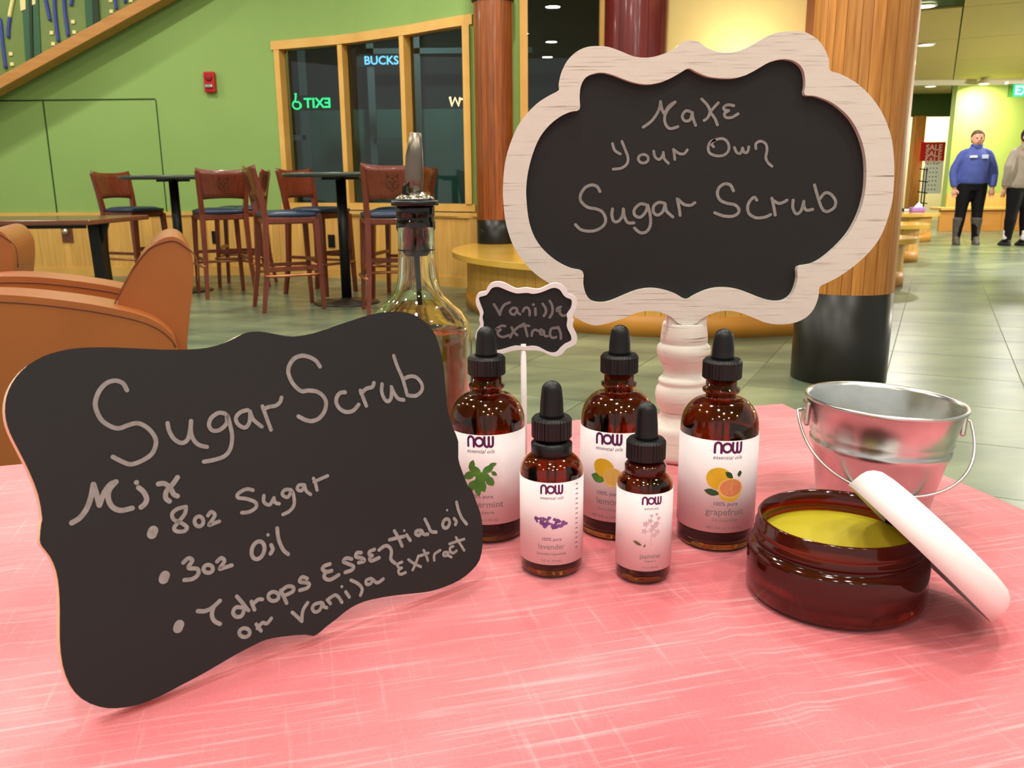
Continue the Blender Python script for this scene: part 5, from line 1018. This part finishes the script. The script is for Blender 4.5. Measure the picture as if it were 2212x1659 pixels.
def art_lemon(pr, F, s, h):
    h0 = h * .54
    poly(pr, F(3), mm(ell(-3, 4, 7.4, 6.4, 28, -.3), s, h0), 3); poly(pr, F(2), mm(leaf(-7, -3.5, 11, 3.4, -.2), s, h0), 8)
    poly(pr, F(4), mm(ell(3.4, -2.2, 6.6, 6.8), s, h0), 6); poly(pr, F(5), mm(ell(3.4, -1.6, 5.8, 5.8), s, h0), 4)
    for k in range(9): a = 2 * PI * k / 9; pr.ribbon(mm([(3.4, -1.6), (3.4 + 5.2 * math.cos(a), -1.6 + 5.2 * math.sin(a))], s, h0), .00018, F(6), 3)
def art_mint(pr, F, s, h):
    h0 = h * .53
    for i, (x, y, L, w_, r) in enumerate(((-6, 8, 9, 2.2, 1.2), (-3, 4, 11, 3.2, -.9), (-8, 1, 11, 2.6, .5), (0, -4, 13, 3.4, -1.1), (-6, -6, 11, 2.8, .9), (5, 6, 9, 2.4, .5), (8, 9, 6, 1.5, .3), (3, 1, 9, 2.8, -.6), (-9, -9, 7, 2, .3), (9, 3, 5, 1.4, -.6), (-2, -8, 10, 2.4, -1.4), (6, -2, 9, 2.8, -.9))): poly(pr, F(2 + i * .5), mm(leaf(x, y, L, w_, r), s, h0), 8)
def art_lav(pr, F, s, h):
    h0 = h * .53; rnd = random.Random(3)
    for i in range(60):
        t_ = rnd.random(); x = -13 + 26 * t_; y = rnd.uniform(-4.5, 4.5) * math.sin(PI * min(1, t_ * .9 + .12)) - (t_ - .3) * 3; r = rnd.uniform(1.0, 1.9)
        poly(pr, F(2 + i * .12), mm(ell(x, y, r, r * .8, 8, rnd.random()), s, h0), 9)
    for k in range(14): pr.ribbon([(.0165, h * .95 - k * h * .06), (.0182, h * .95 - k * h * .06)], .0006, F(1), 1)
def art_jas(pr, F, s, h):
    h0 = h * .46
    for x, y, r in ((-5, 12, 3), (-1, 15, 2.6), (5, 12, 3), (2, 9, 3.4), (-6, 5, 3), (0, 6, 2.6), (6, 4, 3), (3, 1, 2.6), (7, 17, 2), (0, 20, 1.8), (5, 21, 1.6)):
        for a in range(5): poly(pr, F(2), mm(leaf(x + r * .55 * math.cos(a * 1.257), y + r * .55 * math.sin(a * 1.257), r * 1.1, r * .3, a * 1.257), s, h0), 11)
    pr.ribbon(mm([(1, 5), (0, -2), (1, -9)], s, h0), .0004, F(3), 11)
    poly(pr, F(4), mm(leaf(-12, -7, 9, 1.5, -.45), s, h0), 10); poly(pr, F(4), mm(leaf(-5.5, -9, 4, .8, 1.1), s, h0), 10)
bottle(4, 1057, 1173, -.20, 'large amber bottle with peppermint label, right behind the leaning chalkboard', 'peppermint', art_mint)
bottle(4, 1330, 1168, -.24, 'large amber bottle with lemon label, partly behind the jasmine bottle', 'lemon', art_lemon)
bottle(4, 1541, 1191, .24, 'large amber bottle with grapefruit label, nearest the balm jar', 'grapefruit', art_grape)
bottle(2, 1191, 1249, 0.0, 'medium amber bottle with lavender label in the front row', 'lavender', art_lav)
bottle(1, 1387, 1263, .26, 'smallest dropper bottle with jasmine label in the front row', 'jasmine', art_jas)

# ---- oil bottle with pourer
OC = Vector((-.0725, .665, TZ)); ZK = .975; ob = thing('oil_bottle', OC, 0, 'clear glass bottle of amber oil with black and steel pourer', 'bottle')
op = [(.0375, 0), (.0405, .002), (.0412, .006), (.0412, .118), (.0405, .126), (.0385, .134), (.034, .1415), (.027, .148), (.0205, .154), (.0168, .161), (.0152, .170), (.0143, .185), (.0139, .205), (.0150, .207), (.0150, .2125), (.0142, .2135), (.0142, .2165), (.0148, .2172), (.0148, .2235), (.0140, .2245)]
ip = [(.0108, .2245), (.0108, .185), (.0118, .170), (.0140, .160), (.0180, .152), (.0250, .1455), (.032, .139), (.0363, .132), (.0385, .124), (.0388, .116), (.0388, .010), (.036, .005), (.0005, .006)]
MB().shell([(r_, z_ * ZK) for r_, z_ in [(.0005, 0)] + op + ip], 72, OC).build('glass_body', CLEAR, ob)
MB().lathe([(r_, z_ * ZK) for r_, z_ in [(.0005, .0062), (.0358, .0055), (.03870, .0102), (.03870, .116), (.0383, .1235), (.0370, .1275), (.0005, .1275)]], 64, OC).build('oil', OIL, ob)
MB().lathe([(r_, z_ * ZK) for r_, z_ in [(.0085, .186), (.0107, .189), (.0109, .191), (.0096, .193), (.0096, .197), (.0107, .198), (.0107, .206), (.0098, .207), (.0098, .213), (.0107, .214), (.0107, .2245), (.0178, .2247), (.0182, .2265), (.0178, .2285), (.009, .2288)]], 48, OC).build('stopper', BLACKC, ob)
MB().lathe([(r_, z_ * ZK) for r_, z_ in [(.0150, .2289), (.0145, .2308), (.0115, .2325), (.0085, .2345), (.0070, .2352), (.0005, .2352)]], 40, OC).build('steel_dome', CHROME, ob)
MB().tube([OC + Vector((p[0], p[1], p[2] * ZK)) for p in ((0, 0, .2345), (.0000, -.0005, .245), (.0008, -.001, .262), (.0026, -.003, .279))], [.0062, .0072, .0066, .0042], 24, flat=.62).build('spout', STEEL, ob)
MB().tube([OC + Vector((p[0], p[1], p[2] * ZK)) for p in ((-.0075, -.004, .2325), (-.0072, -.005, .2385), (-.0055, -.006, .241))], .0016, 8).build('air_vent', BLACKP, ob)
MB().tube([OC + Vector((0, 0, .184)), OC + Vector((.0012, 0, .142))], .0021, 10).build('air_tube', BLACKC, ob)

# ---- bucket
zr = .083; BR = .0523; rc_ = onY(1905, 886, .585); BC = Vector((rc_.x - .002, .585, TZ)); 
bk_ = thing('metal_bucket', BC, 0, 'small galvanized metal bucket with wire handle behind the balm jar', 'bucket')
MT = Matrix.Translation(BC) @ Matrix.Rotation(math.radians(2.5), 4, 'Y') @ Matrix.Translation((0, 0, .0016))
rb0 = .0365
def br(z): return rb0 + (BR - rb0) * z / zr
prof = [(.0005, .004), (rb0 - .002, .004), (rb0 - .001, 0), (rb0 + .0004, 0), (br(.006), .006), (br(.046), .046), (br(.0475) + .0013, .0475), (br(.050) + .0016, .050), (br(.0525) + .0013, .0525), (br(.054), .054), (br(.057) + .001, .0575), (br(.0595), .0595), (BR - .0004, zr - .003), (BR + .0010, zr - .0022), (BR + .0019, zr - .0008), (BR + .0010, zr + .0006), (BR - .0006, zr), (BR - .0016, zr - .003), (br(.0595) - .0016, .0595), (rb0 - .0012, .0055), (.0005, .0055)]
MB().shell(prof, 80, M=MT).build('pail', GALV, bk_)
hang = math.radians(8); hx = Vector((math.cos(hang), -math.sin(hang), 0))
for sx in (-1, 1):
    c = hx * sx * (BR - .0005) + Vector((0, 0, zr - .012))
    MB().box((-.0012, -.008, -.010), (.0028, .008, .008), MT @ Matrix.Translation(c) @ Matrix.Rotation((0 if sx > 0 else PI) - hang, 4, 'Z')).build('handle_ear', GALV, bk_, bevel=.002)
hp = []
for i in range(41):
    a = PI * i / 40; r = BR + .0065; dx = -math.cos(a); drp = math.sin(a) ** .8
    hp.append(MT @ (hx * dx * r * (1 if 1 else 0) + Vector((0, -.040 * drp, zr - .012 - .046 * drp))))
hp = [MT @ (hx * (-(BR)) + Vector((0, 0, zr - .010)))] + hp + [MT @ (hx * BR + Vector((0, 0, zr - .010)))]
MB().tube(hp, .0011, 8).build('wire_handle', WIRE, bk_)

# ---- balm jar
JC = Vector((.1880, .4630, TZ)); jr = .0500
jar = thing('balm_jar', JC, 0, 'open dark amber jar filled with yellow balm', 'jar')
jp = [(.0005, 0), (jr - .005, 0), (jr - .0015, .0012), (jr, .005), (jr, .0275), (jr - .0008, .0300), (jr - .0030, .0312), (jr - .0040, .0320), (jr - .0040, .0340), (jr - .0030, .0348), (jr - .0030, .0365), (jr - .0044, .0376), (jr - .0044, .0395), (jr - .0036, .0403), (jr - .0036, .0416), (jr - .0048, .0428), (jr - .0048, .0478), (jr - .0056, .0488), (jr - .0068, .0480), (jr - .0072, .036), (jr - .0072, .010), (jr - .011, .006), (.0005, .006)]
MB().shell([(r_, z_ * .955) for r_, z_ in jp], 96, JC).build('jar_body', AMBERJ, jar)
JI = jr - .0074
MB().lathe([(.0005, .0063), (jr - .0118, .0063), (JI, .0105), (JI, .0335), (JI - .002, .0337), (.0005, .0342)], 64, JC).build('balm', BALM, jar)
# ---- lid leaning on the jar (disc seen almost edge-on)
ub = onz(2100, 1316, TZ + .0006); ua = onY(1850, 1068, ub.y); lax = (ub - ua).normalized(); lr = (ub - ua).length / 2
th_l = .0185; nn = Vector((-lax.z, 0, lax.x)); nn = nn if nn.z > 0 else -nn; cc = (ua + ub) / 2 + nn * .0012
yaxis = nn.cross(lax); ML = Matrix.Translation(cc) @ Matrix((lax, yaxis, nn)).transposed().to_4x4()
ld = thing('jar_lid', (cc.x, cc.y, TZ), 0, 'white plastic jar lid leaning against the balm jar', 'lid')
lp = [(.0005, th_l), (lr - .010, th_l), (lr - .0062, th_l - .0008), (lr - .0030, th_l - .0030), (lr - .0008, th_l - .0062), (lr, th_l - .010), (lr + .0003, .0), (lr - .0018, 0), (lr - .002, th_l - .010), (lr - .0045, th_l - .0050), (lr - .010, th_l - .0022), (.0005, th_l - .0022)]
MB().shell(lp, 96, M=ML).build('lid_shell', WHITEP, ld)
